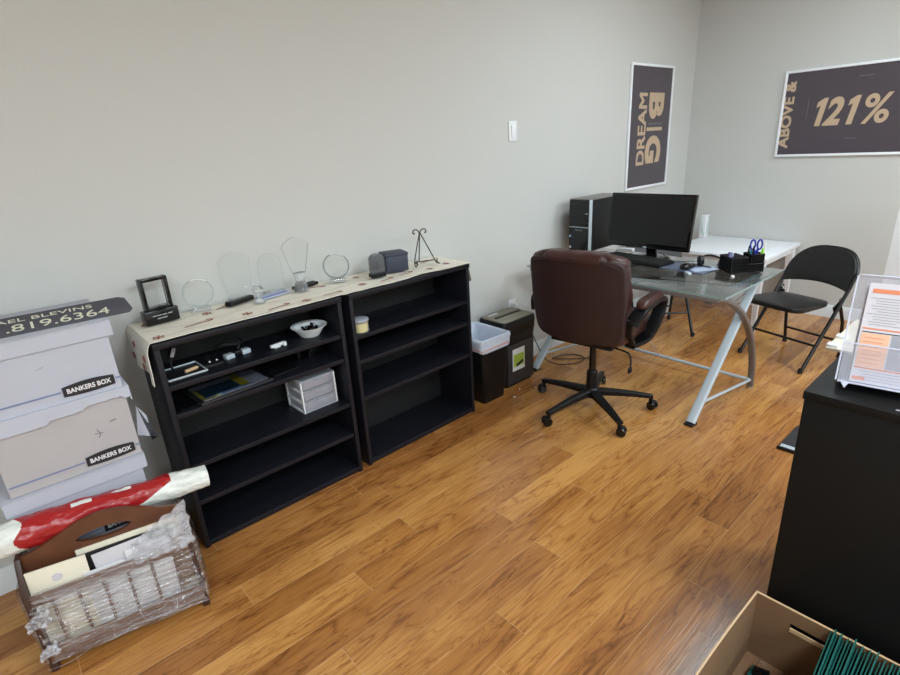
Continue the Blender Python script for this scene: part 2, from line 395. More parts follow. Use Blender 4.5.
def struct(o): o['kind'] = 'structure'; return o
def copy_tree(o, parent=None):
    c = o.copy(); C.objects.link(c)
    if parent: c.parent = parent
    for ch in [x for x in bpy.data.objects if x.parent == o]: copy_tree(ch, c)
    return c
def sm(t): t = max(0, min(1, t)); return t*t*(3-2*t)
def nz(x, y=0, z=0): return noise.noise(Vector((x, y, z)))

# ------------------------------------------------------------------ room
XB, YL, YR, XF = 5.0, 2.353, -3.2, -2.6
def build_floor():
    bm = bmesh.new(); g = bm.loops.layers.uv.new('grain'); e = bm.loops.layers.uv.new('edge'); cl = bm.loops.layers.float_color.new('plank')
    W, Lp = 0.1264, 1.22; y0 = 0.4645
    known = {0: 1.55, 1: 1.905, 3: 2.19, 6: 1.35, 7: 0.72, 8: 1.03}
    tones = {(0, 1): .25, (1, 1): .25, (1, 2): .75, (3, 1): .62, (3, 2): .7, (6, 0): .25, (6, 1): .85, (7, 1): .42, (7, 2): .75, (8, 0): .3, (8, 1): .7, (5, 0): .75, (5, 1): .5}
    rnd = random.Random(3)
    k0 = int((YR-y0)/W)-1; k1 = int((YL-y0)/W)+1
    for k in range(k0, k1+1):
        ya, yb = max(YR, y0+k*W), min(YL, y0+(k+1)*W)
        if yb <= ya: continue
        j = known.get(k, rnd.random()*Lp)
        n0 = math.floor((XF-j)/Lp)
        n = 0; x = j+n0*Lp
        while x < XB:
            xa, xb = max(XF, x), min(XB, x+Lp)
            if xb > xa+1e-4:
                idx = round((x-j)/Lp)+1
                tone = tones.get((k, idx), rnd.uniform(0.2, 0.85)); ox, oy = rnd.random()*40, rnd.random()*40
                nx = 6; 
                for a in range(2):
                    for b in range(2):
                        xm, ym = (xa+xb)/2, (ya+yb)/2
                        X0, X1 = ((xa, xm), (xm, xb))[a]; Y0, Y1 = ((ya, ym), (ym, yb))[b]
                        vs = [bm.verts.new(p) for p in ((X0, Y0, 0), (X1, Y0, 0), (X1, Y1, 0), (X0, Y1, 0))]
                        f = bm.faces.new(vs)
                        for lp in f.loops:
                            p = lp.vert.co
                            lp[g].uv = (p.x-xa+ox, p.y-ya+oy)
                            lp[e].uv = (min(p.x-xa, xb-p.x), min(p.y-ya, yb-p.y))
                            lp[cl] = (tone, tone, tone, 1)
            x += Lp
    me = bpy.data.meshes.new('floor'); bm.to_mesh(me); bm.free(); me.materials.append(M['floor'])
    o = bpy.data.objects.new('floor', me); C.objects.link(o); struct(o)
build_floor()
def wall(name, c, d, m='wall'): return struct(MB().box(c, d, m).build(name))
mx_, my_ = (XB+XF)/2, (YL+YR)/2
wall('wall_left', (mx_, YL+0.05, CEIL/2), (XB-XF+0.2, 0.1, CEIL))
wall('wall_back', (XB+0.05, my_, CEIL/2), (0.1, YL-YR, CEIL))
wall('wall_right', (mx_, YR-0.05, CEIL/2), (XB-XF+0.2, 0.1, CEIL))
wall('wall_front', (XF-0.05, my_, CEIL/2), (0.1, YL-YR, CEIL))
wall('ceiling', (mx_, my_, CEIL+0.05), (XB-XF+0.2, YL-YR+0.2, 0.1), 'ceiling')
def baseboard(name, p0, p1, nrm):
    p0, p1, nrm = Vector(p0), Vector(p1), Vector(nrm)
    prof = [(0, 0), (0.015, 0), (0.015, 0.075), (0.010, 0.088), (0.006, 0.1), (0, 0.102)]
    b = MB(); b.ring_skin([[p + nrm*x + Vector((0, 0, z)) for x, z in prof] for p in (p0, p1)], 'white_trim')
    return struct(b.build(name))
baseboard('baseboard_left', (XF, YL, 0), (XB, YL, 0), (0, -1, 0))
baseboard('baseboard_back', (XB, YR, 0), (XB, YL, 0), (-1, 0, 0))
baseboard('baseboard_right', (XF, YR, 0), (XB, YR, 0), (0, 1, 0))
names = ['nearest the desk and the far wall', 'behind the camera in the middle row', 'in the centre of the middle row', 'near the far wall on the cabinet side', 'behind the camera in the right row', 'in the centre of the right row']
for i, (lx, ly) in enumerate(LAMPS):
    t = thing('ceiling_light', 'white rectangular ceiling light panel ' + names[i], 'ceiling light', (lx, ly, CEIL), 0, 'ceiling light panels')
    f = MB()
    for a, b_, c_, d_ in ((0, 0.3, 1.24, 0.03), (0, -0.3, 1.24, 0.03), (0.605, 0, 0.03, 0.57), (-0.605, 0, 0.03, 0.57)): f.box((a, b_, -0.02), (c_, d_, 0.04), 'white_paint')
    f.build('frame', t); MB().box((0, 0, -0.012), (1.18, 0.57, 0.02), 'diffuser').build('diffuser', t)

# light switch and outlets on the left wall
t = thing('light_switch', 'white light switch plate high on the long beige wall', 'light switch', (2.636, YL, 1.554))
MB().box((0, -0.0035, 0), (0.074, 0.007, 0.118), 'white_plastic', bev=0.003).build('plate', t)
b = MB(); b.box((0, -0.009, 0), (0.034, 0.008, 0.068), 'white_paint', rot=(0.06, 0, 0), bev=0.002); b.build('rocker', t)
t = thing('wall_outlet', 'white wall outlet low on the wall behind the shredder', 'outlet', (2.603, YL, 0.425))
MB().box((0, -0.0035, 0), (0.074, 0.007, 0.118), 'white_plastic', bev=0.003).build('plate', t)
b = MB(); b.box((0, -0.008, 0.02), (0.034, 0.004, 0.03), 'form_grey', bev=0.003); b.box((0, -0.008, -0.022), (0.034, 0.004, 0.03), 'form_grey', bev=0.003); b.build('socket', t)
MB().box((0.0, -0.03, 0.022), (0.034, 0.045, 0.034), 'white_plastic', bev=0.006).build('plug_adapter', t)

# ------------------------------------------------------------------ posters
def poster(name, label, loc, ex, w, h):
    t = thing(name, label, 'poster', loc)
    ex = Vector(ex); ey = Vector((0, 0, 1)); n = ex.cross(ey)
    fm = frame((0, 0, 0), ex, ey)
    f = MB(fm); fw = 0.018
    for c, d in (((0, h/2-fw/2), (w, fw)), ((0, -h/2+fw/2), (w, fw)), ((w/2-fw/2, 0), (fw, h-2*fw)), ((-w/2+fw/2, 0), (fw, h-2*fw))):
        f.box((c[0], c[1], 0.010), (d[0], d[1], 0.018), 'white_paint', bev=0.002)
    f.build('frame', t)
    MB(fm).box((0, 0, 0.006), (w-fw, h-fw, 0.008), 'poster').build('print', t)
    return t, fm
t, fm = poster('wall_poster', 'tall charcoal DREAM BIG poster in a white frame', (4.283, YL, 1.531), (1, 0, 0), 0.655, 0.925)
R90 = Matrix.Rotation(PI/2, 4, 'Z'); Rm90 = Matrix.Rotation(-PI/2, 4, 'Z')
b = MB(fm)
for k_, (dx, dy) in enumerate(((-0.004, -0.004), (0.004, -0.004), (-0.004, 0.004), (0.004, 0.004), (0, 0))):
    b.fit('DREAM', 0.53, 0.112, 0.002-0.0002*k_, T(-0.128+dx, -0.01+dy, 0.011) @ R90, 'tan')
b.build('lettering', t); b = MB(fm)
b.fit('B', 0.195, 0.235, 0.002, T(0.082, 0.165, 0.011) @ Rm90, 'tan', bold=0.05); b.build('lettering', t); b = MB(fm)
b.box((0.072, -0.008, 0.011), (0.245, 0.026, 0.002), 'tan'); b.build('lettering', t); b = MB(fm)
b.fit('G', 0.215, 0.25, 0.002, T(0.07, -0.165, 0.011) @ Rm90, 'tan', bold=0.05)
b.build('lettering', t)
for x, w_ in ((0.01, 0.07), (0.075, 0.045), (0.145, 0.08)): MB(fm).box((x, 0.032, 0.0105), (w_, 0.012, 0.001), 'poster_faint').build('small_print', t)
for yy in (0.385, -0.385):
    b = MB(fm); b.tube([(0.035*math.cos(a)*0.75, yy+0.035*math.sin(a), 0.011) for a in [2*PI*k/24 for k in range(20)]], 0.0012, 'poster_faint', n=4)
    b.build('emblem', t)
PW2 = 0.94; PY2 = 1.628
t, fm = poster('wall_poster', 'wide charcoal 121% poster in a white frame on the far wall', (XB, PY2-PW2/2, 1.565), (0, -1, 0), PW2, 0.625)
ONE = [(0.30, 0), (0.62, 0), (0.62, 1), (0.40, 1), (0.08, 0.86), (0.08, 0.66), (0.30, 0.73)]
def one(cx, z0, w_, h_):
    b.prism([(cx-w_/2+(x-0.08)/0.54*w_+0.17*(y-0.5)*h_, z0+y*h_) for x, y in ONE], 0.002, 'tan', T(0, 0, 0.010))
b = MB(fm)
for k_, (dx, dy) in enumerate(((-0.003, -0.003), (0.003, -0.003), (-0.003, 0.003), (0.003, 0.003), (0, 0))):
    b.fit('ABOVE &', 0.48, 0.068, 0.002-0.0002*k_, T(-PW2/2+0.048+dx, -0.005+dy, 0.011) @ R90, 'tan')
b.build('lettering', t)
b = MB(fm); one(-0.203, -0.095, 0.060, 0.195); b.build('lettering', t)
b = MB(fm); b.fit('2', 0.102, 0.197, 0.002, T(-0.104, 0.003, 0.011), 'tan', bold=0.04, shear=0.2); b.build('lettering', t)
b = MB(fm); one(-0.002, -0.095, 0.060, 0.195); b.build('lettering', t)
b = MB(fm); b.fit('%', 0.160, 0.20, 0.002, T(0.148, 0.003, 0.011), 'tan', bold=0.018, shear=0.1); b.build('lettering', t)

for c_, d_ in (((0.05, 0.225, 0.0105), (0.085, 0.005, 0.002)), ((0.02, -0.19, 0.0105), (0.07, 0.005, 0.002)), ((-0.285, 0.03, 0.0105), (0.003, 0.14, 0.002))):
    MB(fm).box(c_, d_, 'poster_faint').build('small_print', t)

# ------------------------------------------------------------------ bookcases
def bookcase(label, loc, rz, w, h, dep, shelves):
    """origin: front left bottom corner; x along the front, y into the wall"""
    t = thing('bookcase', label, 'bookcase', loc, rz, 'low black bookcases along the wall'); th = 0.019
    for x in (th/2, w-th/2):
        b = MB(); b.box((x, dep/2, h/2-0.009), (th, dep, h-0.019), 'black_wood', bev=0.0012)
        b.build('side_panel', t)
    MB().box((w/2, dep/2-0.003, h-0.011), (w+0.004, dep+0.006, 0.022), 'black_wood', bev=0.0015).build('top_panel', t)
    MB().box((w/2, dep-0.004, h/2), (w-2*th, 0.006, h-0.03), 'matte_black').build('back_panel', t)
    b = MB(); b.box((w/2, 0.016, 0.006), (w-2*th, 0.012, 0.012), 'black_wood', bev=0.001); b.build('plinth', t)
    MB().box((w/2, dep/2-0.004, 0.0215), (w-2*th-0.001, dep-0.012, 0.018), 'black_wood', bev=0.001).build('bottom_shelf', t)
    for z in shelves:
        MB().box((w/2, dep/2-0.002, z-0.010), (w-2*th-0.002, dep-0.016, 0.020), 'black_wood', bev=0.0012).build('shelf', t)
    p = MB()
    for x in (th+0.0003, w-th-0.0003):
        for y in (0.045, dep-0.05):
            for k in range(20):
                z = 0.12+k*0.036
                if z < h-0.06: p.cyl((x-0.0006, y, z), (x+0.0006, y, z), 0.0028, 'matte_black', n=8)
    o = p.build('peg_holes', t); o['kind'] = 'stuff'
    return t
HA = 0.897; HB = 0.893
BA = bookcase('black bookcase nearest the white boxes, with items on its upper shelves', (0.357, 2.022, 0), 0.0, 0.762, HA, 0.29, [0.725, 0.608, 0.381, 0.22])
BB = bookcase('black bookcase beside the waste bin, holding only one round tub', (1.166, 2.032, 0), math.radians(1.3), 0.762, HB, 0.286, [0.69, 0.565, 0.375])

# ------------------------------------------------------------------ tablecloth
ZT = 0.899
def cloth_h(x, y):
    n = 0.0022*nz(x*9, y*7, 1)+0.0012*nz(x*23, y*19, 5)
    return 0.0055+n
def cloth():
    b = MB()
    yb = 2.345
    def front(x):
        d = 2.026+0.004*nz(x*6, 3)
        d += 0.022*math.exp(-((x-1.62)/0.07)**2) + 0.010*math.exp(-((x-1.15)/0.1)**2)
        return d
    def zt(x): return ZT if x < 1.14 else ZT-0.004*sm((x-1.13)/0.04)
    x0, x1 = 0.352, 1.936
    def front(x):
        d = 2.026+0.003*nz(x*6, 3)
        return d+0.022*math.exp(-((x-1.62)/0.07)**2)+0.008*math.exp(-((x-1.15)/0.1)**2)+0.010*sm((x-1.16)/0.03)
    NL, NT, NR = 16, 120, 10; tot = NL+NT+NR
    def full(u, v):
        k = u*tot
        if k < NL:                        # hanging down the left side
            q = 1-k/NL; y = front(x0)+(yb-front(x0))*v; L = (0.158-0.045*v)*q+0.004
            return (x0-0.003-0.012*math.sin(PI/2*min(1, q*4))-0.008*q*math.sin(v*11+1), y+0.004*math.sin(q*6), ZT+cloth_h(x0, y)-L+0.003*(q < 0.1))
        if k <= NL+NT:
            x = x0+(x1-x0)*(k-NL)/NT; y = front(x)+(yb-front(x))*v
            return (x, y, zt(x)+cloth_h(x, y))
        q = (k-NL-NT)/NR; vv = sm((v-0.08)/0.35); y = front(x1)+(yb-front(x1))*v
        return (x1+0.012*q+0.10*q*vv, y, zt(x1)+cloth_h(x1, y)-(0.006+0.14*vv)*q)
    b.sheet(full, tot, 24, 'cloth', t=0.0022)
    # printed motifs lie on the weave
    def strip(pts, wd, m):
        i = b.mi(m); P = cr_path(pts, 5); Lr = []
        for k, p in enumerate(P):
            d = (P[min(len(P)-1, k+1)]-P[max(0, k-1)]); d.z = 0; d.normalize(); n = Vector((-d.y, d.x, 0))*wd/2
            z = zt(p.x)+cloth_h(p.x, p.y)+0.0016
            Lr.append(b.verts([(p.x+n.x, p.y+n.y, z), (p.x-n.x, p.y-n.y, z)]))
        for a, c in zip(Lr, Lr[1:]): b.face([a[0], a[1], c[1], c[0]], i)
    def cane(x, y, a, s, m):
        pts = [(-0.5, 0), (0.1, 0.02), (0.4, 0.0), (0.52, 0.1), (0.44, 0.22), (0.34, 0.18)]
        ca, sa = math.cos(a), math.sin(a)
        strip([(x+s*(px*ca-py*sa), y+s*(px*sa+py*ca), 0) for px, py in pts], 0.009, m)
    def flake(x, y, s, m):
        for k in range(3):
            a = k*PI/3+0.3; dx, dy = s*math.cos(a), s*math.sin(a)
            strip([(x-dx, y-dy, 0), (x, y, 0), (x+dx, y+dy, 0)], 0.005, m)
            for sg in (-1, 1):
                cx, cy = x+sg*dx*0.62, y+sg*dy*0.62
                for q in (-0.8, 0.8):
                    strip([(cx, cy, 0), (cx+s*0.33*math.cos(a+q)*sg, cy+s*0.33*math.sin(a+q)*sg, 0)], 0.004, m)
    flake(0.392, 2.068, 0.022, 'cloth_red'); flake(0.40, 2.27, 0.02, 'cloth_red'); cane(0.55, 2.12, 0.1, 0.11, 'cloth_red')
    flake(0.73, 2.09, 0.022, 'cloth_red'); cane(0.86, 2.075, 0.15, 0.10, 'cloth_red'); flake(0.985, 2.075, 0.022, 'cloth_red'); cane(1.12, 2.085, 0.05, 0.10, 'cloth_brown')
    flake(1.30, 2.12, 0.022, 'cloth_red'); cane(1.43, 2.10, 0.2, 0.09, 'cloth_red'); flake(0.62, 2.24, 0.02, 'cloth_red'); cane(0.70, 2.28, 0.5, 0.08, 'cloth_brown')
    cane(1.56, 2.12, 0.1, 0.09, 'cloth_red'); flake(1.70, 2.10, 0.02, 'cloth_brown'); flake(1.84, 2.13, 0.022, 'cloth_red'); cane(1.12, 2.25, -0.4, 0.09, 'cloth_red')
    cane(1.80, 2.26, 0.3, 0.09, 'cloth_red'); flake(1.36, 2.27, 0.02, 'cloth_brown')
    for yy, ph in ((2.055, 0), (2.16, 2.0), (2.25, 4.0)):
        strip([(0.37+0.1*k, yy+0.018*math.sin(k*1.3+ph), 0) for k in range(16)], 0.0022, 'cloth_green')
    # motifs on the hanging side
    i = b.mi('cloth_red')
    for (yy, zz) in ((2.10, 0.83), (2.22, 0.86), (2.14, 0.79), (2.28, 0.80)):
        for k in range(3):
            a = k*PI/3; c, s_ = 0.02*math.cos(a), 0.02*math.sin(a)
            b.box((x0-0.0185, yy, zz), (0.004, 0.026, 0.003), 'cloth_red', rot=(a, 0, 0))
    o = b.build('tablecloth', None, recalc=False)
    return tag(o, 'cream tablecloth with red candy canes and snowflakes over both black bookcases', 'tablecloth')
cloth()
ZC = ZT+0.010   # top surface of the cloth

# ------------------------------------------------------------------ awards and ornaments on the cloth
t = thing('award', 'black framed award with clear panel on a black block base', 'award', (0.455, 2.262, ZC), math.radians(8))
MB().box((0, 0, 0.027), (0.125, 0.05, 0.054), 'gloss_black', bev=0.003).build('base', t)
b = MB()
R = (math.radians(-4), 0, 0)
for c, d in (((0, 0, 0.118+0.054), (0.10, 0.034, 0.012)), ((0, 0, 0.060), (0.10, 0.034, 0.012)), ((-0.045, 0, 0.116), (0.011, 0.034, 0.124)), ((0.045, 0, 0.116), (0.011, 0.034, 0.124))):
    b.box(c, d, 'gloss_black', bev=0.0015)
b.build('frame', t); MB().box((0, 0.0, 0.116), (0.078, 0.012, 0.10), 'glass_body').build('glass_panel', t)
b = MB()
for x, z, w_ in ((-0.03, 0.034, 0.014), (-0.012, 0.034, 0.016), (0.008, 0.034, 0.018), (0.029, 0.034, 0.016), (-0.014, 0.022, 0.016), (0.006, 0.022, 0.02)):
    b.box((x, -0.0252, z), (w_, 0.0008, 0.0045), 'grey_print')
o = b.build('engraved_lines', t); o['kind'] = 'stuff'
b = MB()
for (x, z, sx, sz) in ((-0.037, 0.116, 0.0015, 0.10), (0.037, 0.116, 0.0015, 0.10), (0, 0.165, 0.075, 0.0015), (0, 0.067, 0.075, 0.0015)): b.box((x, -0.007, z), (sx, 0.001, sz), 'grey_print')
b.build('etched_border', t)

def round_award(label, loc, rz, r, group=None, dark=False):
    t = thing('award', label, 'award', loc, rz, group)
    th = 0.02; em = 'glass_dark_edge' if dark else 'glass_edge'
    fm = frame((0, th/2, r+0.014), (1, 0, 0), (0, 0, 1))
    n = 48; b = MB(fm)
    ring = lambda rr, z: [(rr*math.cos(2*PI*k/n), rr*math.sin(2*PI*k/n), z) for k in range(n)]
    b.ring_skin([ring(r-0.006, 0), ring(r, 0.006), ring(r, th-0.006), ring(r-0.006, th)], em, caps=False)
    i = b.mi('glass_body')
    for z in (0, th): b.face(b.verts(ring(r-0.006, z)), i)
    b.build('disc', t)
    b = MB(); b.box((0, 0, 0.007), (r*1.25, 0.045, 0.014), 'crystal', bev=0.003); b.build('base', t)
    b = MB(fm); ring2 = [(r*0.985*math.cos(a), r*0.985*math.sin(a), th+0.0006) for a in [PI*0.28+PI*0.34*k/10 for k in range(11)]]
    b.tube(ring2, 0.0022, 'white_plastic', n=6); b.build('painted_glint', t)  # white arc painted as a highlight along the upper glass rim
    return t
round_award('clear round glass award beside the black framed award', (0.62, 2.30, ZC), math.radians(-12), 0.060)
round_award('dark-rimmed round glass award between the tall award and the small smoked dome', (1.245, 2.25, ZC), math.radians(-32), 0.062, dark=True)

def glass_plate(b, poly, th, fm, edge='glass_edge'):
    b.prism(poly, th, 'glass_body', fm, me=edge)
# fan shaped glass standing at the back
t = thing('award', 'flared clear glass award leaning by the wall behind the black pen', 'award', (0.795, 2.318, ZC), math.radians(-8))
poly = [(-0.045, 0), (0.045, 0), (0.05, 0.03), (0.066, 0.18)] + [(0.066-0.132*k/10, 0.18+0.032*math.sin(PI*k/10)) for k in range(1, 10)] + [(-0.066, 0.178), (-0.05, 0.03)]
b = MB(); glass_plate(b, poly, 0.012, frame((0, 0.006, 0), (1, 0, 0), (0, 0.03, 1))); b.build('glass_plate', t)
b = MB(); b.box((0, 0.0, 0.006), (0.10, 0.04, 0.012), 'crystal', bev=0.003); b.build('base', t)
t = thing('award', 'arched clear glass award standing over the blue and white card', 'award', (0.95, 2.322, ZC), math.radians(-8))
poly = [(-0.05, 0), (0.05, 0), (0.052, 0.125)] + [(0.0*0+0.052*math.cos(a), 0.125+0.055*math.sin(a)) for a in [PI*k/14 for k in range(1, 14)]] + [(-0.052, 0.125)]
b = MB(); glass_plate(b, poly, 0.012, frame((0, 0.006, 0), (1, 0, 0), (0, 0.03, 1))); b.build('glass_plate', t)
MB().box((0, 0, 0.005), (0.09, 0.035, 0.010), 'crystal', bev=0.002).build('base', t)
t = thing('award', 'tall flared glass award on a cut crystal stem', 'award', (1.045, 2.235, ZC), math.radians(-8))
poly = [(-0.03, 0.085), (0.03, 0.085), (0.042, 0.13), (0.058, 0.195), (0.062, 0.21)] + [(0.062-0.124*k/10, 0.21+0.035*math.sin(PI*k/10)) for k in range(1, 10)] + [(-0.062, 0.205), (-0.058, 0.19), (-0.042, 0.13)]
b = MB(); glass_plate(b, poly, 0.013, frame((0, 0.0065, 0), (1, 0, 0), (0, 0.0, 1)), 'glass_dark_edge'); b.build('glass_plate', t)
b = MB(); b.lathe([(0.0, 0), (0.034, 0), (0.033, 0.018), (0.022, 0.045), (0.021, 0.06), (0.030, 0.085), (0.0, 0.085)], 'crystal', n=8)
b.build('crystal_stem', t, angle=10)
t = thing('crystal_ornament', 'small faceted crystal ball on a clear foot beside the pen', 'ornament', (0.832, 2.205, ZC))
b = MB(); b.lathe([(0.0, 0.078), (0.016, 0.074), (0.026, 0.058), (0.024, 0.044), (0.012, 0.034), (0.0, 0.033)], 'crystal', n=9); b.build('crystal_ball', t, angle=8)
b = MB(); b.lathe([(0, 0.033), (0.009, 0.032), (0.008, 0.018), (0.024, 0.006), (0.026, 0), (0, 0)], 'crystal', n=12); b.build('foot', t, angle=10)
o = MB(); o.tube([(-0.062, 0, 0.011), (0.06, 0, 0.011)], 0.011, 'gloss_black', n=16, flat=(0.011, 0.018), up=(0, 0, 1)); o.cyl((-0.07, 0, 0.011), (-0.06, 0, 0.011), 0.010, 'black_plastic')
tag(o.build('pen_case'), 'long black pen case lying in front of the flared glass award', 'pen case', (0.772, 2.268, ZC), math.radians(18))
o = MB(); o.box((0, 0, 0.008), (0.13, 0.04, 0.016), 'gloss_black', bev=0.005); o.box((0.03, -0.0, 0.0165), (0.04, 0.02, 0.002), 'matte_black', bev=0.001)
tag(o.build('remote_control'), 'small black remote lying behind the crystal stem of the tall award', 'remote', (1.09, 2.285, ZC), math.radians(12))
t = thing('folded_card', 'blue and white card lying under the arched glass award', 'card', (0.925, 2.275, ZC), math.radians(14))
MB().box((0, 0, 0.003), (0.15, 0.07, 0.005), 'ice_blue', bev=0.001).build('cover', t)
MB().box((-0.01, -0.022, 0.0062), (0.13, 0.012, 0.001), 'blue').build('printed_stripe', t)
# smoked dome block
t = thing('award', 'small smoked glass dome block beside the slate gift box', 'award', (1.42, 2.165, ZC), math.radians(-10))
poly = [(-0.036, 0.02), (0.036, 0.02), (0.036, 0.088)] + [(0.036*math.cos(a), 0.088+0.026*math.sin(a)) for a in [PI*k/10 for k in range(1, 10)]] + [(-0.036, 0.088)]
MB().prism(poly, 0.03, 'smoke_glass', frame((0, 0.015, 0), (1, 0, 0), (0, 0, 1)), bev=0.002).build('dome', t)
MB().box((0, 0, 0.01), (0.078, 0.045, 0.02), 'black_plastic', bev=0.003).build('base', t)
t = thing('gift_box', 'slate blue square box on the cloth beside the iron easel', 'box', (1.56, 2.215, ZC), math.radians(-17))
MB().box((0, 0, 0.040), (0.118, 0.108, 0.078), 'navy_box', bev=0.003).build('body', t)
MB().box((0, 0, 0.086), (0.122, 0.112, 0.016), 'navy_box', bev=0.003).build('lid', t)
t = thing('display_easel', 'small dark iron display easel with scrolled top', 'easel', (1.742, 2.20, ZC), math.radians(-18))
ap = (0, 0.03, 0.165); r_ = 0.0032
for sx in (-1, 1):
    b = MB()
    b.tube(cr_path([(sx*0.050, -0.045, 0.012), (sx*0.066, -0.06, 0.0035), (sx*0.058, -0.02, 0.018), (sx*0.03, 0.006, 0.09), (sx*0.004, 0.026, 0.155), (sx*-0.002, 0.03, 0.165)], 6), r_, 'iron', n=8)
    b.build('leg', t)
    b = MB(); b.tube(cr_path([(0, 0.03, 0.158), (sx*0.012, 0.03, 0.176), (sx*0.030, 0.03, 0.178), (sx*0.038, 0.03, 0.166), (sx*0.032, 0.03, 0.158), (sx*0.028, 0.03, 0.164)], 6), r_, 'iron', n=8)
    b.build('scroll', t)
    b = MB(); b.tube(cr_path([(sx*0.056, -0.02, 0.018), (sx*0.056, -0.05, 0.014), (sx*0.056, -0.056, 0.034)], 6), r_*0.9, 'iron'); b.build('hook', t)
MB().tube([(0, 0.03, 0.16), (0, 0.07, 0.003)], r_, 'iron').build('back_leg', t)
MB().tube([(-0.056, -0.02, 0.018), (0.056, -0.02, 0.018)], r_, 'iron').build('crossbar', t)

# ------------------------------------------------------------------ items on the shelves of the first bookcase
Z1 = 0.7252
t = thing('tray', 'silver-edged black tray of small parts at the shelf left end', 'tray', (0.452, 2.115, Z1), math.radians(2))
MB().box((0, 0, 0.006), (0.14, 0.13, 0.012), 'matte_black', bev=0.004).build('pan', t)
MB().tube([(-0.07, -0.065, 0.013), (0.07, -0.065, 0.013), (0.07, 0.065, 0.013), (-0.07, 0.065, 0.013)], 0.004, 'silver', n=8, closed=True).build('rim', t)
t = thing('webcam', 'black gadget on a bent arm standing in the parts tray', 'gadget', (0.425, 2.13, Z1+0.0125))
MB().tube(cr_path([(0, 0, 0.002), (-0.004, 0, 0.03), (0.006, 0.01, 0.06)], 5), 0.004, 'black_plastic').build('arm', t)
b = MB(); b.box((0.014, 0.012, 0.078), (0.022, 0.02, 0.05), 'black_plastic', rot=(0, 0.5, 0.3), bev=0.003); b.box((0.012, 0.0, 0.078), (0.014, 0.003, 0.034), 'grey_print', rot=(0, 0.5, 0.3)); b.build('head', t)
o = MB(); o.tube([(-0.022, -0.005, 0.008), (0.025, 0.008, 0.008)], 0.007, 'wood_small', n=12); o.cyl((0.025, 0.008, 0.008), (0.03, 0.0095, 0.008), 0.005, 'chrome')
tag(o.build('wooden_peg'), 'light wooden peg lying in the parts tray', 'peg', (0.475, 2.085, Z1+0.0125))
t = thing('hook_pair', 'pair of black hooks with bright tips between tray and clasp', 'hooks', (0.565, 2.12, Z1))
b = MB(); b.box((0, 0, 0.006), (0.07, 0.05, 0.012), 'matte_black', bev=0.003); b.build('bracket', t)
b = MB()
for sx in (-1, 1):
    b.tube(cr_path([(sx*0.015, 0.01, 0.01), (sx*0.018, 0.0, 0.04), (sx*0.014, -0.016, 0.03)], 5), 0.004, 'black_plastic'); b.lathe([(0, -0.005), (0.005, 0), (0, 0.005)], 'white_plastic', (sx*0.014, -0.02, 0.024), n=10)
b.build('hook', t)
t = thing('cable_clasp', 'silver and black clasp with a coiled black strap on the top shelf', 'clasp', (0.672, 2.17, Z1), math.radians(8))
for sx in (-1, 1): MB().box((sx*0.036, -0.025, 0.010), (0.038, 0.034, 0.020), 'silver', bev=0.004).build('plate', t)
MB().box((0, -0.02, 0.014), (0.034, 0.04, 0.024), 'black_plastic', bev=0.006).build('buckle', t)
MB().tube([(0.055*math.cos(a), 0.03+0.03*math.sin(a), 0.045+0.008*math.sin(2*a)) for a in [2*PI*k/30 for k in range(30)]], 0.005, 'matte_black', closed=True, n=8).build('strap_loop', t)
MB().tube([(0.03, 0.02, 0.012), (0.045, 0.03, 0.042)], 0.005, 'matte_black').build('strap_end', t)
t = thing('adapter', 'small white right-angled adapter lying between clasp and bowl', 'adapter', (0.83, 2.10, Z1), math.radians(10))
MB().box((0, 0, 0.013), (0.062, 0.016, 0.014), 'white_plastic', bev=0.004).build('body', t)
MB().box((0.034, -0.004, 0.010), (0.014, 0.022, 0.020), 'white_plastic', bev=0.004).build('tip', t)
MB().box((0.0, 0.0, 0.004), (0.03, 0.012, 0.006), 'white_plastic', bev=0.001).build('foot', t)
t = thing('bowl', 'white ribbed bowl at the right end of the top shelf', 'bowl', (1.005, 2.135, Z1))
rb = lambda k, n: 0.012*math.sin(2*PI*k/n*24)
MB().lathe([(0, 0.0), (0.040, 0), (0.044, 0.004), (0.060, 0.028), (0.069, 0.042), (0.080, 0.046), (0.080, 0.048), (0.067, 0.045), (0.057, 0.03), (0.041, 0.008), (0, 0.006)], 'white_plastic', n=96, wob=rb).build('shell', t)
rnd = random.Random(5)
for k in range(13):
    a = rnd.random()*6.3; rr = rnd.random()*0.036
    o = MB(); o.box((0, 0, 0), (0.026, 0.014, 0.012), 'gloss_black', rot=(rnd.random(), rnd.random(), rnd.random()*3), bev=0.002)
    o.tube([(0.01, 0, 0), (0.016, 0, 0.007)], 0.003, 'grey_print', n=6)
    tag(o.build('binder_clip'), 'one of the small black clips heaped in the white bowl', 'clip', (1.005+rr*math.cos(a), 2.135+rr*math.sin(a), Z1+0.020+0.008*(k//4)+(0.012 if k == 12 else 0)), 0, 'black clips in the white bowl')
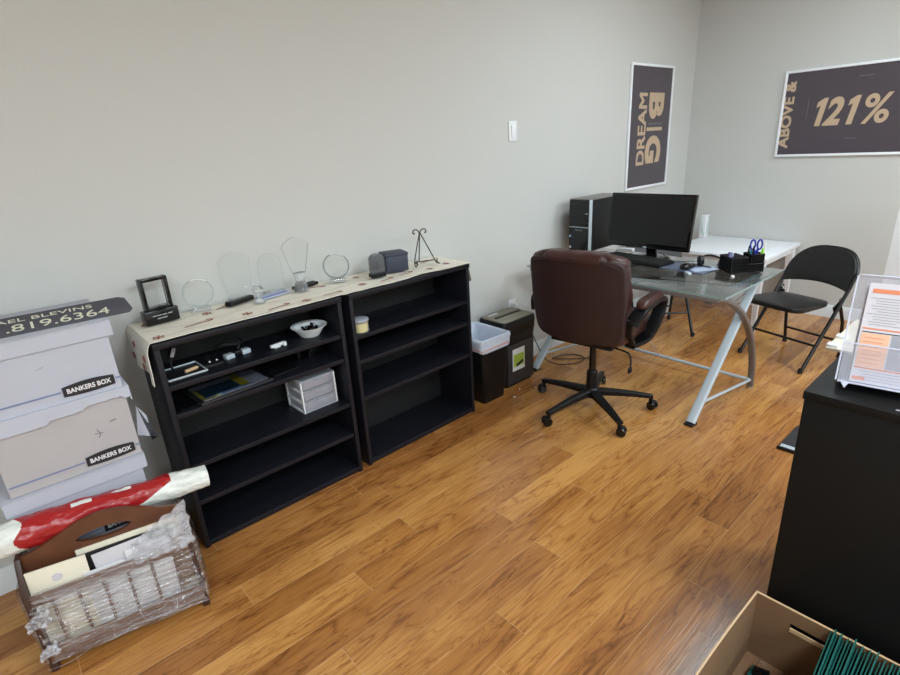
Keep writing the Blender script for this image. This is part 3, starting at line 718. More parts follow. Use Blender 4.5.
# second shelf
Z2 = 0.6082
t = thing('document_sleeve', 'clear plastic sleeve holding a yellow and teal brochure on second shelf', 'document sleeve', (0.615, 2.142, Z2), math.radians(4))
MB().box((0, 0, 0.004), (0.30, 0.20, 0.008), 'dark_mat', bev=0.001).build('folder', t)
b = MB(); b.box((0, 0, 0.0095), (0.27, 0.17, 0.003), 'form_grey'); b.build('paper_stack', t)
b = MB()
b.box((-0.05, -0.012, 0.0115), (0.15, 0.10, 0.001), 'teal_print'); b.box((0.045, 0.0, 0.0116), (0.035, 0.14, 0.001), 'yellow_print')
b.box((-0.03, -0.072, 0.0116), (0.20, 0.018, 0.001), 'lightblue_print'); b.box((-0.128, -0.02, 0.0116), (0.012, 0.12, 0.001), 'yellow_print'); b.box((-0.1, -0.078, 0.0119), (0.06, 0.008, 0.001), 'yellow_print')
b.build('brochure_print', t)
b = MB(); b.sheet(lambda u, v: (-0.155+0.31*u, -0.1+0.2*v, 0.0145+0.004*nz(u*5, v*4)), 24, 16, 'folder_clear', t=0.0008); b.build('clear_cover', t)
o = MB(); o.sheet(lambda u, v: (-0.08+0.16*u, -0.08+0.17*v, 0.003+0.02*u*(1-u)*max(0, 1-2*v)+0.004*nz(u*6, v*6)), 20, 16, 'folder_clear', t=0.001)
tag(o.build('plastic_sleeve'), 'crumpled dark clear sleeve at the left end of second shelf', 'plastic sleeve', (0.462, 2.13, Z2+0.0001), 0.1)
o = MB(); o.box((0, 0, 0.003), (0.13, 0.1, 0.005), 'black_plastic', bev=0.002)
tag(o.build('notebook'), 'thin black notebook right of the brochure on second shelf', 'notebook', (0.845, 2.135, Z2), math.radians(8))
o = MB(); o.box((0, 0, 0.04), (0.03, 0.05, 0.08), 'gloss_black', bev=0.004); o.cyl((0, -0.026, 0.05), (0, -0.024, 0.05), 0.006, 'grey_print', n=12)
tag(o.build('charger'), 'small upright black charger on second shelf above the drawers', 'charger', (0.955, 2.20, Z2), 0.15)
t = thing('telephone_dock', 'sloped black dock with cable on second shelf right end', 'dock', (1.04, 2.20, Z2), 0)
b = MB(); b.prism([(-0.05, 0), (0.05, 0), (0.05, 0.02), (0.0, 0.075), (-0.02, 0.075)], 0.07, 'gloss_black', frame((0, 0.035, 0), (1, 0, 0), (0, 0, 1)), bev=0.002); b.build('body', t)
MB().cyl((-0.006, 0, 0.075), (-0.006, 0, 0.083), 0.004, 'silver').build('button', t)
# third shelf: drawer organiser
Z3 = 0.3812
t = thing('drawer_organizer', 'small frosted plastic three-drawer organizer on the third shelf', 'drawer organizer', (0.982, 2.165, Z3), math.radians(2))
W3, D3, H3 = 0.178, 0.155, 0.158
b = MB()
for x in (-W3/2+0.004, W3/2-0.004):
    b.box((x, -D3/2+0.008, H3/2), (0.008, 0.016, H3), 'white_plastic', bev=0.002); b.box((x, D3/2-0.008, H3/2), (0.008, 0.016, H3), 'white_plastic', bev=0.002)
    for z in (0.005, H3/3, 2*H3/3, H3-0.005): b.box((x, 0, z), (0.006, D3-0.02, 0.014), 'white_plastic', bev=0.001)
    b.box((x*0.985, 0, H3/2), (0.002, D3-0.01, H3-0.01), 'milky')
for z in (0.003, H3/3, 2*H3/3, H3-0.003): b.box((0, 0, z), (W3-0.01, D3-0.004, 0.004 if z not in (0.003,) else 0.006), 'milky')
b.box((0, 0, H3-0.002), (W3, D3, 0.005), 'milky', bev=0.001); b.box((0, D3/2-0.002, H3/2), (W3, 0.003, H3), 'milky')
b.build('frame', t)
for k in range(3):
    z = 0.006+H3/3*k; d = MB()
    d.box((0, -D3/2+0.002, z+0.0225), (W3-0.02, 0.004, 0.041), 'milky_drawer', bev=0.001)
    d.box((0, 0, z+0.004), (W3-0.022, D3-0.012, 0.003), 'milky_drawer')
    for x in (-1, 1): d.box((x*(W3/2-0.012), 0, z+0.02), (0.002, D3-0.014, 0.034), 'milky_drawer')
    dr = d.build('drawer', t)
    hb = MB(); hb.pad((0, -D3/2-0.003, z+0.037), (0.045, 0.010, 0.006), 'milky', 0.6, 0.6, nu=8, nv=16); h = hb.build('handle', dr)
# tub on the second bookcase's first shelf
t = thing('clear_tub', 'round clear tub of yellow notes on the second bookcase', 'tub', (1.237, 2.085, 0.6905))
MB().lathe([(0.042, 0), (0.043, 0.002), (0.043, 0.058), (0.0415, 0.058), (0.0415, 0.003), (0.0, 0.003)], 'acrylic', n=32).build('shell', t)
MB().cyl((0, 0, 0.004), (0, 0, 0.045), 0.038, 'yellow', n=28).build('yellow_pad', t)
MB().lathe([(0, 0.066), (0.036, 0.066), (0.044, 0.063), (0.045, 0.056), (0.0435, 0.056), (0.0425, 0.061), (0, 0.0625)], 'milky', n=32).build('lid', t)

# ------------------------------------------------------------------ waste bin and shredder
t = thing('waste_bin', 'tall black rectangular waste bin with a white liner', 'bin', (2.118, 2.19, 0))
def rrect(hx, hy, r, z, n=6):
    out = []
    for cx, cy, a0 in ((hx-r, hy-r, 0), (-hx+r, hy-r, PI/2), (-hx+r, -hy+r, PI), (hx-r, -hy+r, 3*PI/2)):
        for k in range(n+1):
            a = a0+PI/2*k/n; out.append((cx+r*math.cos(a), cy+r*math.sin(a), z))
    return out
b = MB(); b.ring_skin([rrect(0.09, 0.12, 0.02, 0.0), rrect(0.093, 0.123, 0.022, 0.004), rrect(0.120, 0.150, 0.025, 0.394), rrect(0.116, 0.146, 0.025, 0.394), rrect(0.09, 0.12, 0.02, 0.008)], 'black_plastic'); b.build('bucket', t)
b = MB()
def lin(hx, hy, z, amp, ph): 
    P = rrect(hx, hy, 0.028, z, 10); n = len(P)
    return [(p[0]*(1+amp*nz(k*0.7+ph, z*9)), p[1]*(1+amp*nz(k*0.7+ph, z*9+4)), p[2]+amp*0.35*nz(k*0.9+ph*2, z)) for k, p in enumerate(P)]
b.ring_skin([lin(0.123, 0.153, 0.332, 0.04, 1), lin(0.125, 0.155, 0.342, 0.04, 2)], 'liner', caps=False)
b.ring_skin([lin(0.125, 0.155, 0.342, 0.04, 2), lin(0.125, 0.155, 0.350, 0.04, 2.2)], 'liner_red', caps=False)
b.ring_skin([lin(0.125, 0.155, 0.350, 0.04, 2.2), lin(0.125, 0.155, 0.37, 0.04, 3), lin(0.129, 0.159, 0.39, 0.03, 4), lin(0.128, 0.158, 0.404, 0.02, 5), lin(0.120, 0.150, 0.408, 0.015, 5), lin(0.112, 0.142, 0.398, 0.02, 6), lin(0.104, 0.134, 0.30, 0.06, 7), lin(0.090, 0.120, 0.15, 0.06, 8), lin(0.065, 0.09, 0.03, 0.1, 9)], 'liner', caps=False)
b.build('liner', t, angle=60)
t.scale = (1, 1, 1.045)

t = thing('paper_shredder', 'black paper shredder with an olive grey top and lime label', 'shredder', (2.405, 2.215, 0), 0)
def shell(z, s): return rrect(0.155*s, 0.115*s, 0.03, z, 6)
b = MB(); b.ring_skin([shell(0, 0.86), shell(0.008, 0.88), shell(0.10, 0.90), shell(0.22, 0.915), shell(0.30, 0.94), shell(0.35, 0.97), shell(0.352, 0.965)], 'black_plastic'); b.build('waste_basket', t)
b = MB(); b.ring_skin([shell(0.3523, 0.972), shell(0.36, 0.985), shell(0.41, 1.0), shell(0.437, 0.99), shell(0.444, 0.97)], 'black_plastic'); b.build('cutter_head', t)
b = MB(); b.ring_skin([rrect(0.142, 0.103, 0.03, 0.443, 6), rrect(0.142, 0.103, 0.03, 0.448, 6), rrect(0.132, 0.092, 0.028, 0.4535, 6)], 'olive'); top_ = b.build('top_panel', t)
b = MB(); b.box((0.0, -0.005, 0.4545), (0.235, 0.022, 0.004), 'matte_black', bev=0.001); b.build('feed_slot', top_)
b = MB(); b.box((-0.07, 0.06, 0.4545), (0.08, 0.02, 0.003), 'form_grey', bev=0.001); b.build('switch_plate', top_)
b = MB(); b.box((0.005, -0.1075, 0.155), (0.25, 0.006, 0.27), 'dark_mat', bev=0.004); b.build('front_panel', t)
b = MB(); b.box((-0.02, -0.1115, 0.18), (0.115, 0.002, 0.15), 'white_plastic', bev=0.003); b.box((-0.02, -0.1128, 0.175), (0.10, 0.001, 0.085), 'green_label'); b.box((-0.012, -0.1135, 0.15), (0.07, 0.001, 0.02), 'ink', rot=(0, -0.3, 0)); b.build('label_sticker', t)
for i, (x, y, s) in enumerate(((2.226, 2.135, 0.006), (2.33, 2.05, 0.004), (2.42, 1.99, 0.003))):
    o = MB(); o.prism([(-s*2, 0), (0, -s), (s*2, 0), (s, s*1.2), (-s, s)], 0.0012, 'paper')
    tag(o.build('paper_scrap'), ['largest white paper scrap on the floor by the bin', 'middle one of three white paper scraps before the shredder', 'tiny white paper scrap nearest the chair castor'][i], 'paper scrap', (x, y if i else 2.0, 0.0), 0.4*i)

# ------------------------------------------------------------------ glass desk
DR = math.radians(-1.5)
t = thing('glass_desk', 'glass-topped desk with silver curved and crossed legs', 'desk', (2.553, 0.955, 0), DR)
DW, DD, DH = 1.25, 0.735, 0.742      # along +y, along +x
b = MB(); b.box((DD/2, DW/2, DH-0.005), (DD, DW, 0.009), 'desk_glass', bev=0.002); b.build('glass_top', t)
b = MB()
b.box((0.001, DW/2, DH-0.0048), (0.0015, DW-0.01, 0.008), 'desk_glass_edge'); b.box((DD/2, 0.001, DH-0.0048), (DD-0.01, 0.0015, 0.008), 'desk_glass_edge'); b.build('glass_rim', t)
b = MB(); 
b.box((0.012, DW/2, DH-0.022), (0.022, DW-0.06, 0.022), 'pewter', bev=0.003); b.build('front_rail', t)
MB().box((0.085, DW/2, DH-0.0145), (0.135, DW-0.02, 0.007), 'white_trim', bev=0.002).build('front_shelf', t)
MB().box((DD-0.04, DW/2, DH-0.022), (0.03, DW-0.12, 0.024), 'pewter', bev=0.003).build('rear_rail', t)
for q, y in enumerate((0.075, DW-0.075)):
    MB().box((DD/2, y, DH-0.022), (DD-0.09, 0.03, 0.024), 'silver', bev=0.003).build('side_rail', t)
    pts = []
    for k in range(25):
        a = PI/2*(1-k/24); pts.append((0.01+0.705*max(0, math.cos(a))**1.15, y+0.005, 0.008+(DH-0.042)*max(0, math.sin(a))**1.0))
    b = MB(); b.tube(pts, 0.02, 'pewter', n=16, flat=(0.018, 0.013), up=(0, 1, 0)); lg = b.build('curved_leg', t)
    MB().cyl((0.715, y+0.005, 0.0), (0.715, y+0.005, 0.012), 0.02, 'chrome').build('foot_cap', lg)
    b = MB(); b.tube([(0.045, y+0.042, 0.012), (0.70, y+0.042, DH-0.035)], 0.02, 'silver', n=16, flat=(0.024, 0.013), up=(0, 1, 0)); lg = b.build('straight_leg', t)
    MB().box((0.047, y+0.042, 0.006), (0.055, 0.05, 0.012), 'matte_black', bev=0.003).build('foot_cap', lg)
    MB().cyl((0.70, y+0.005, 0.055), (0.135, y+0.042, 0.095), 0.008, 'silver').build('side_stretcher', t)
MB().cyl((0.69, 0.08, 0.06), (0.69, DW-0.07, 0.06), 0.011, 'silver', n=12).build('long_stretcher', t)
MB().cyl((0.68, 0.60, 0.06), (0.70, 0.08, DH-0.04), 0.0022, 'chrome', n=6).build('brace_wire', t)
MB().cyl((0.68, 0.66, 0.06), (0.70, DW-0.08, DH-0.04), 0.0022, 'chrome', n=6).build('brace_wire', t)
ZD = DH+0.0002

# ------------------------------------------------------------------ computer
t = thing('computer_tower', 'black computer tower with a silver front edge on the desk', 'computer', (3.10, 2.172, ZD), 0)
MB().box((0.215, 0, 0.182), (0.39, 0.176, 0.345), 'black_plastic', bev=0.003).build('case', t)
MB().box((0.215, 0, 0.3555), (0.40, 0.178, 0.006), 'pewter', bev=0.001).build('top_cover', t)
b = MB(); b.box((0.01, 0, 0.262), (0.022, 0.16, 0.176), 'gloss_black', bev=0.003); b.box((0.01, 0, 0.09), (0.022, 0.16, 0.156), 'gloss_black', bev=0.003)
b.build('front_bezel', t)
b = MB(); b.box((0.008, -0.087, 0.18), (0.03, 0.008, 0.355), 'silver', bev=0.002); b.box((0.002, 0, 0.172), (0.006, 0.16, 0.005), 'silver'); b.box((0.01, 0.0, 0.006), (0.03, 0.176, 0.012), 'silver', bev=0.002); b.build('silver_trim', t)
b = MB()
for z in (0.20, 0.245, 0.29, 0.325): b.box((-0.0015, 0, z), (0.002, 0.152, 0.0015), 'dark_mat')
b.build('drive_bay', t); MB().box((-0.002, -0.06, 0.265), (0.004, 0.02, 0.006), 'silver', bev=0.001).build('eject_button', t); MB().box((-0.002, 0.068, 0.108), (0.002, 0.014, 0.014), 'lightblue_print').build('badge', t); MB().cyl((-0.003, 0.066, 0.032), (0, 0.066, 0.032), 0.009, 'silver', n=16).build('badge', t)
b = MB()
for y in (-0.02, 0.0, 0.02): b.box((-0.002, y, 0.152), (0.002, 0.01, 0.006), 'grey_print')
b.build('front_ports', t)

t = thing('monitor', 'large black flat-screen monitor facing the office chair', 'monitor', (3.185, 1.69, ZD), math.radians(-1))
tl = math.radians(9)
Rm = Matrix.Rotation(tl, 4, 'Y')
fm = T(-0.035, 0, 0.236) @ Rm
MW, MH = 0.562, 0.335
b = MB(fm); b.box((0.014, 0, 0), (0.028, MW, MH), 'gloss_black', bev=0.004); b.box((0.04, 0, -0.01), (0.04, MW*0.6, MH*0.6), 'black_plastic', bev=0.012); b.build('housing', t)
b = MB(fm); b.box((-0.0005, 0, 0.008), (0.002, MW-0.03, MH-0.045), 'screen'); b.build('screen', t)
MB(fm).box((-0.0008, 0, -MH/2+0.008), (0.001, 0.026, 0.007), 'silver').build('maker_mark', t)
b = MB(); b.tube(cr_path([(0.035, 0, 0.012), (0.03, 0, 0.06), (0.02, 0, 0.16)], 5), 0.03, 'gloss_black', n=16, flat=(0.035, 0.013), up=(0, 1, 0)); b.build('neck', t)
b = MB(); b.lathe([(0, 0.014), (0.05, 0.014), (0.115, 0.006), (0.12, 0.0), (0, 0)], 'gloss_black', (0.03, 0, 0), n=40, sx=0.75); b.build('base', t)

t = thing('keyboard', 'black computer keyboard lying before the monitor', 'keyboard', (3.055, 1.70, ZD), math.radians(-9))
b = MB(); b.box((0, 0, 0.010), (0.15, 0.44, 0.018), 'black_plastic', rot=(0, -0.05, 0), bev=0.004); b.build('body', t)
b = MB()
for r in range(6):
    for c in range(21):
        if r == 0 and 6 < c < 12: continue
        x = -0.057+r*0.0195+(0.006 if r == 5 else 0); y = -0.205+c*0.0205
        b.box((x, y, 0.0215+0.05*x), (0.0155, 0.0165, 0.007), 'matte_black', bev=0.0015, seg=1)
b.box((-0.057, -0.02, 0.019), (0.0155, 0.11, 0.007), 'matte_black', bev=0.0015)
o = b.build('keys', t)
t = thing('computer_mouse', 'black computer mouse on the slate blue mat', 'mouse', (3.005, 1.352, ZD+0.0042), math.radians(-10))
MB().pad((0, 0, 0.0165), (0.105, 0.062, 0.033), 'gloss_black', 0.75, 0.8, fn=lambda p: (p.x, p.y, p.z*(1-1.2*p.x) if p.z > 0 else p.z)).build('shell', t)
MB().cyl((0.028, -0.004, 0.03), (0.028, 0.004, 0.03), 0.006, 'silver', n=14).build('scroll_wheel', t)
MB().tube(cr_path([(0.05, 0, 0.012), (0.08, 0.03, 0.002), (0.12, 0.10, 0.002), (0.16, 0.13, 0.002)], 6), 0.0016, 'cable').build('cable', t)
o = MB(); o.box((0, 0, 0.002), (0.20, 0.27, 0.0038), 'blue_pad', bev=0.001)
tag(o.build('mouse_mat'), 'slate blue mat under the mouse on the desk', 'mouse mat', (3.045, 1.36, ZD), math.radians(-4))
o = MB(); o.box((0, 0, 0.0006), (0.16, 0.09, 0.001), 'ice_blue')
tag(o.build('paper_slip'), 'pale blue paper slip right of the mouse', 'paper', (3.05, 1.275, ZD+0.0042), math.radians(-35))

# headset
t = thing('headset', 'black over-ear headset lying beside the wire organizer', 'headset', (3.17, 1.285, ZD), math.radians(35))
MB().tube([(0.02+0.075*math.sin(a), 0.062*math.cos(a), 0.024+0.018*math.sin(a)) for a in [PI*k/20 for k in range(21)]], 0.008, 'matte_black', n=10, flat=(0.004, 0.014)).build('headband', t)
for sy in (-1, 1):
    b = MB(); b.pad((0.0, sy*0.062, 0.031), (0.07, 0.036, 0.060), 'vinyl', 0.7, 0.7); b.build('ear_cup', t)
MB().tube(cr_path([(0.0, 0.08, 0.03), (-0.05, 0.06, 0.012), (-0.08, 0.02, 0.008)], 6), 0.003, 'black_plastic').build('microphone_arm', t)
b = MB(); b.tube(cr_path([(0.02, -0.09, 0.02), (0.0, -0.14, 0.006), (-0.05, -0.12, 0.004), (-0.06, -0.05, 0.004), (0.0, -0.03, 0.006), (0.06, -0.09, 0.004)], 6), 0.003, 'cable'); b.build('cord', t)
o = MB()
o.pad((0, 0, 0.025), (0.09, 0.06, 0.05), 'matte_black', 0.7, 0.7, fn=lambda p: (p.x, p.y, p.z+0.004*nz(p.x*60, p.y*60)))
tag(o.build('pouch'), 'soft black pouch between the headset and the wire organizer', 'pouch', (3.14, 1.205, ZD), 0.5)

# wire organiser
t = thing('desk_organizer', 'black wire mesh desk organizer at the desk corner', 'organizer', (3.125, 1.108, ZD), math.radians(-38))
OW, OD, OH = 0.21, 0.12, 0.10
def mesh_wall(b, p0, p1, z0, z1, st=0.011):
    p0, p1 = Vector(p0), Vector(p1); L_ = (p1-p0).length; n = max(1, int(L_/st))
    for k in range(n+1):
        p = p0.lerp(p1, k/n); b.tube([(p.x, p.y, z0), (p.x, p.y, z1)], 0.0009, 'matte_black', n=4)
    n = max(1, int((z1-z0)/st))
    for k in range(n+1):
        z = z0+(z1-z0)*k/n; b.tube([(p0.x, p0.y, z), (p1.x, p1.y, z)], 0.0009, 'matte_black', n=4)
def bin_(name, x0, x1, y0, y1, h):
    b = MB(); c = [(x0, y0, 0), (x1, y0, 0), (x1, y1, 0), (x0, y1, 0)]
    for k in range(4): mesh_wall(b, c[k], c[(k+1) % 4], 0.004, h)
    b.tube([(p[0], p[1], h) for p in c], 0.0028, 'matte_black', n=8, closed=True); b.tube([(p[0], p[1], 0.004) for p in c], 0.0028, 'matte_black', n=8, closed=True)
    for p in c: b.tube([(p[0], p[1], 0.003), (p[0], p[1], h)], 0.0022, 'matte_black', n=6)
    b.box(((x0+x1)/2, (y0+y1)/2, 0.003), (x1-x0, y1-y0, 0.002), 'matte_black')
    for k in range(4):
        p, q = c[k], c[(k+1) % 4]; b.box(((p[0]+q[0])/2, (p[1]+q[1])/2, h/2), (max(0.0006, abs(q[0]-p[0])), max(0.0006, abs(q[1]-p[1])), h-0.006), 'fine_mesh')
    return b.build(name, t)
bin_('file_section', -0.09, 0.0, -0.06, 0.06, 0.088)
bin_('small_section', 0.0, 0.092, -0.06, 0.06, 0.05)
bin_('pencil_cup', 0.02, 0.092, -0.055, 0.02, OH)
org = (3.125, 1.108, ZD)
def oloc(x, y, z): 
    v = Matrix.Rotation(math.radians(-38), 3, 'Z') @ Vector((-x, y, z)); return (org[0]+v.x, org[1]+v.y, org[2]+z)
# pens and scissors live in the cup (towards the right end of the desk)
t = thing('scissors', 'blue-handled scissors standing in the organizer cup', 'scissors', oloc(-0.06, -0.02, 0.006), math.radians(-55))
for s_ in (-1, 1):
    b = MB(); b.prism([(-0.004, 0), (0.004, 0), (0.006, 0.10), (-0.006, 0.10)], 0.0016, 'chrome', frame((0, s_*0.001, 0), (1, 0, s_*0.02), (0, 0, 1))); b.build('blade', t)
    b = MB(); b.tube([(s_*0.017+0.012*math.cos(a), 0, 0.142+0.026*math.sin(a)) for a in [2*PI*k/20 for k in range(20)]], 0.0045, 'blue', n=8, closed=True)
    b.tube(cr_path([(0, 0, 0.085), (s_*0.006, 0, 0.105), (s_*0.012, 0, 0.12)], 4), 0.007, 'blue', n=8); b.build('handle', t)
def pen(label, x, y, tx, ty, L_, r, m, cap=None):
    t = thing('pen', label, 'pen', oloc(x, y, 0.006))
    d = Vector((tx, ty, 1)).normalized()
    MB().cyl((0, 0, 0), d*L_*0.82, r, m, n=10).build('barrel', t)
    MB().cyl(d*L_*0.82, d*L_, r*0.95, cap or m, r1=r*0.6, n=10).build('cap', t)
pen('lime green highlighter leaning in the organizer cup', -0.08, -0.035, -0.05, -0.10, 0.125, 0.008, 'lime')
pen('cyan capped marker beside the scissors in the cup', -0.06, 0.0, -0.02, 0.1, 0.115, 0.007, 'cyan')
pen('slim white pencil leaning right out of the organizer cup', -0.082, -0.045, 0.12, -0.02, 0.165, 0.0035, 'cream_paper')
pen('black pen standing nearest the scissors', -0.045, -0.03, 0.05, 0.05, 0.135, 0.005, 'gloss_black')
pen('black pen standing furthest left in the cup', -0.04, 0.01, 0.15, 0.05, 0.13, 0.005, 'gloss_black')
o = MB(); o.box((0, 0, 0.05), (0.032, 0.022, 0.10), 'violet', rot=(0.1, 0.15, 0.3), bev=0.006); o.box((0.004, -0.012, 0.085), (0.02, 0.012, 0.02), 'ice_blue', bev=0.003)
tag(o.build('stapler'), 'violet stapler standing upright in the organizer file section', 'stapler', oloc(0.06, 0.02, 0.006), 0.3)
for k in range(4):
    o = MB(); o.box((0, 0, 0.034), (0.075, 0.004, 0.066), 'grey_print' if k % 2 else 'dark_mat', rot=(0.25, 0, 0))
    tag(o.build('note_card'), ['grey card at the front of the organizer file section', 'dark card second from the front of the organizer', 'grey card third from the front of the organizer', 'dark card at the back of the organizer file section'][k] if k else 'dark card at the very front of the organizer file section', 'card', oloc(0.045, -0.04+k*0.018, 0.006), math.radians(-38), 'cards in the wire organizer')
o = MB(); o.box((0, 0, 0.005), (0.03, 0.016, 0.009), 'white_plastic', bev=0.003)
tag(o.build('eraser'), 'small white eraser lying before the wire organizer', 'eraser', (2.965, 1.085, ZD), 0.5)
o = MB(); o.box((0, 0, 0.006), (0.045, 0.02, 0.011), 'silver', bev=0.003)
tag(o.build('usb_stick'), 'small silver stick lying on the glass before the mouse mat', 'usb stick', (2.905, 1.30, ZD), 0.9)
# loose cables behind the keyboard
for lab, m, pts in (('black cable looping behind the keyboard to the tower', 'cable', [(3.16, 2.04, 0.004), (3.13, 1.98, 0.02), (3.18, 1.90, 0.004), (3.24, 1.84, 0.004), (3.30, 1.88, 0.004), (3.27, 1.98, 0.004)]),
                    ('black cable running right from under the monitor', 'cable', [(3.24, 1.64, 0.03), (3.2, 1.56, 0.004), (3.16, 1.50, 0.004), (3.20, 1.42, 0.004), (3.26, 1.38, 0.004)]),
                    ('thin grey cable lying left of the keyboard', 'cable_white', [(3.06, 2.06, 0.004), (3.05, 2.02, 0.004), (3.07, 1.99, 0.004), (3.06, 1.96, 0.004)])):
    o = MB(); o.tube(cr_path([(x, y, z+ZD) for x, y, z in pts], 8), 0.0025, m, n=6); tag(o.build('cable'), lab, 'cable')
o = MB(); o.box((0, 0, 0.012), (0.05, 0.10, 0.022), 'white_plastic', bev=0.004)
tag(o.build('network_box'), 'small white adapter box beside the monitor base', 'adapter', (3.27, 1.90, ZD+0.003), 0.2)
o = MB(); o.tube(cr_path([(2.60, 2.312, 0.44), (2.66, 2.30, 0.36), (2.72, 2.27, 0.22), (2.76, 2.2, 0.05), (2.80, 2.12, 0.006), (2.90, 2.02, 0.006), (3.02, 2.04, 0.006), (3.00, 2.16, 0.006), (2.86, 2.20, 0.006), (2.95, 2.08, 0.006), (3.05, 2.0, 0.006)], 8), 0.0035, 'cable', n=6)
tag(o.build('power_cord'), 'dark power cord dropping from the outlet and coiling under the desk', 'cord')

# ------------------------------------------------------------------ white table against the far wall
t = thing('side_table', 'square white table with tapered legs against the far wall', 'table', (4.615, 1.715, 0))
MB().box((0, 0, 0.57), (0.74, 0.76, 0.03), 'white_paint', bev=0.003).build('tabletop', t)
for sx in (-1, 1):
    for sy in (-1, 1):
        b = MB(); b.ring_skin([[(sx*x+dx*s, sy*y+dy*s, z) for dx, dy in ((-1, -1), (1, -1), (1, 1), (-1, 1))] for x, y, z, s in ((0.335, 0.345, 0, 0.013), (0.32, 0.33, 0.555, 0.028))], 'white_paint'); b.build('leg', t)
for sy in (-1, 1): MB().box((0, sy*0.33, 0.53), (0.60, 0.018, 0.05), 'white_paint').build('apron', t)
for sx in (-1, 1): MB().box((sx*0.32, 0, 0.53), (0.018, 0.62, 0.05), 'white_paint').build('apron', t)
t = thing('tissue_box', 'white box with a pale green pattern on the white table', 'box', (4.86, 2.073, 0.5855), 0.0)
MB().box((0, 0, 0.10), (0.07, 0.05, 0.20), 'paper', bev=0.003).build('carton', t)
b = MB()
rr = random.Random(2)
for k in range(12):
    y, z = rr.uniform(-0.02, 0.012), rr.uniform(0.02, 0.17); b.tube(cr_path([(-0.0355, y, z), (-0.0355, y+0.008, z+0.014), (-0.0355, y+0.002, z+0.025)], 4), 0.002, 'green_pattern', n=4)
    b.tube(cr_path([(y, -0.0255, z), (y+0.012, -0.0255, z+0.014), (y+0.004, -0.0255, z+0.025)], 4), 0.002, 'green_pattern', n=4)
b.build('printed_pattern', t)

# ------------------------------------------------------------------ folding chairs
def folding_chair(label, loc, rz):
    """origin on the floor midway between the feet, front towards +x"""
    t = thing('folding_chair', label, 'chair', loc, rz, 'black folding chairs')
    hw = 0.215; r = 0.0115
    # inverted-U front tube: feet at the front, rising back to the top rail
    def up(z): return (0.215-z/1.42 if z < 0.5 else 0.215-0.5/1.42-(z-0.5)/1.42*0.75, z)
    for sy in (-1, 1):
        pts = [(up(z)[0], sy*hw, up(z)[1]) for z in [0.012+0.055*k for k in range(11)]]
        b = MB(); b.tube(pts, r, 'chair_metal', n=12); fr = b.build('front_leg', t)
        MB().lathe([(0, 0), (0.014, 0), (0.015, 0.02), (0.0125, 0.03)], 'matte_black', (up(0)[0], sy*hw, 0), n=14).build('foot_cap', fr)
        b = MB(); b.tube([(-0.225, sy*(hw-0.026), 0.012), (-0.185, sy*(hw-0.026), 0.26), (-0.11, sy*(hw-0.026), 0.41)], r*0.95, 'chair_metal', n=12); rl = b.build('rear_leg', t)
        MB().lathe([(0, 0), (0.014, 0), (0.015, 0.02), (0.0125, 0.03)], 'matte_black', (-0.225, sy*(hw-0.026), 0), n=14).build('foot_cap', rl)
        b = MB(); b.box((-0.085, sy*(hw-0.014), 0.405), (0.12, 0.006, 0.035), 'chair_metal', rot=(0, 0.5, 0), bev=0.002); b.cyl((-0.11, sy*(hw-0.03), 0.43), (-0.11, sy*(hw+0.002), 0.43), 0.009, 'chrome', n=12); b.build('hinge', t)
    ZT0, ZT1 = 0.562, 0.712
    def arch(yn): return ZT0+(ZT1-ZT0)*max(0.0, 1-abs(yn)**3.0)**0.55
    pts = []
    for k in range(41):
        a = PI*k/40; yn = -math.cos(a); yn = math.copysign(abs(yn)**0.8, yn); z = arch(yn)
        pts.append((up(z)[0]-0.03*(1-yn*yn)-0.004, yn*hw, z))
    MB().tube(pts, r, 'chair_metal', n=12).build('top_rail', t)
    rings = []; n_ = 28
    for k in range(31):
        yn = -0.985+1.97*k/30; zt_ = arch(yn)+0.004; zb_ = 0.478+0.022*(1-yn*yn); zc = (zt_+zb_)/2; hh = (zt_-zb_)/2; row = []
        for j in range(n_):
            a = 2*PI*j/n_; zz = zc+hh*math.copysign(abs(math.sin(a))**0.6, math.sin(a)); tt = 0.0125*math.copysign(abs(math.cos(a))**0.5, math.cos(a))
            row.append((up(zz)[0]-0.03*(1-yn*yn)+tt+0.004, yn*hw*0.985, zz))
        rings.append(row)
    MB().ring_skin(rings, 'vinyl').build('backrest', t)
    def sp(p):
        tpr = 1+0.09*(p.x/0.2)
        return (p.x, p.y*tpr, p.z+0.004*(1-(p.x/0.2)**2)*(1 if p.z > 0 else 0)-0.05*p.x*0)
    MB().pad((0.118, 0, 0.408), (0.385, 0.365, 0.042), 'vinyl', 0.4, 0.35, fn=sp, nu=16, nv=60, rot=(0, -0.04, 0)).build('seat', t)
    b = MB()
    zz = up(0.16)
    MB().tube([(zz[0], -hw, zz[1]), (zz[0], hw, zz[1])], 0.008, 'chair_metal', n=10).build('front_crossbar', t)
    MB().tube([(-0.207, -hw+0.026, 0.12), (-0.207, hw-0.026, 0.12)], 0.008, 'chair_metal', n=10).build('rear_crossbar', t)
    return t
FA = math.atan2(0.29, -0.957)
folding_chair('black folding chair standing free in front of the white table', (3.943, 1.010, 0), FA)
FB = math.atan2(-0.73, -0.69)
folding_chair('black folding chair tucked behind the glass desk below the monitor', (3.90, 1.97, 0), FB)

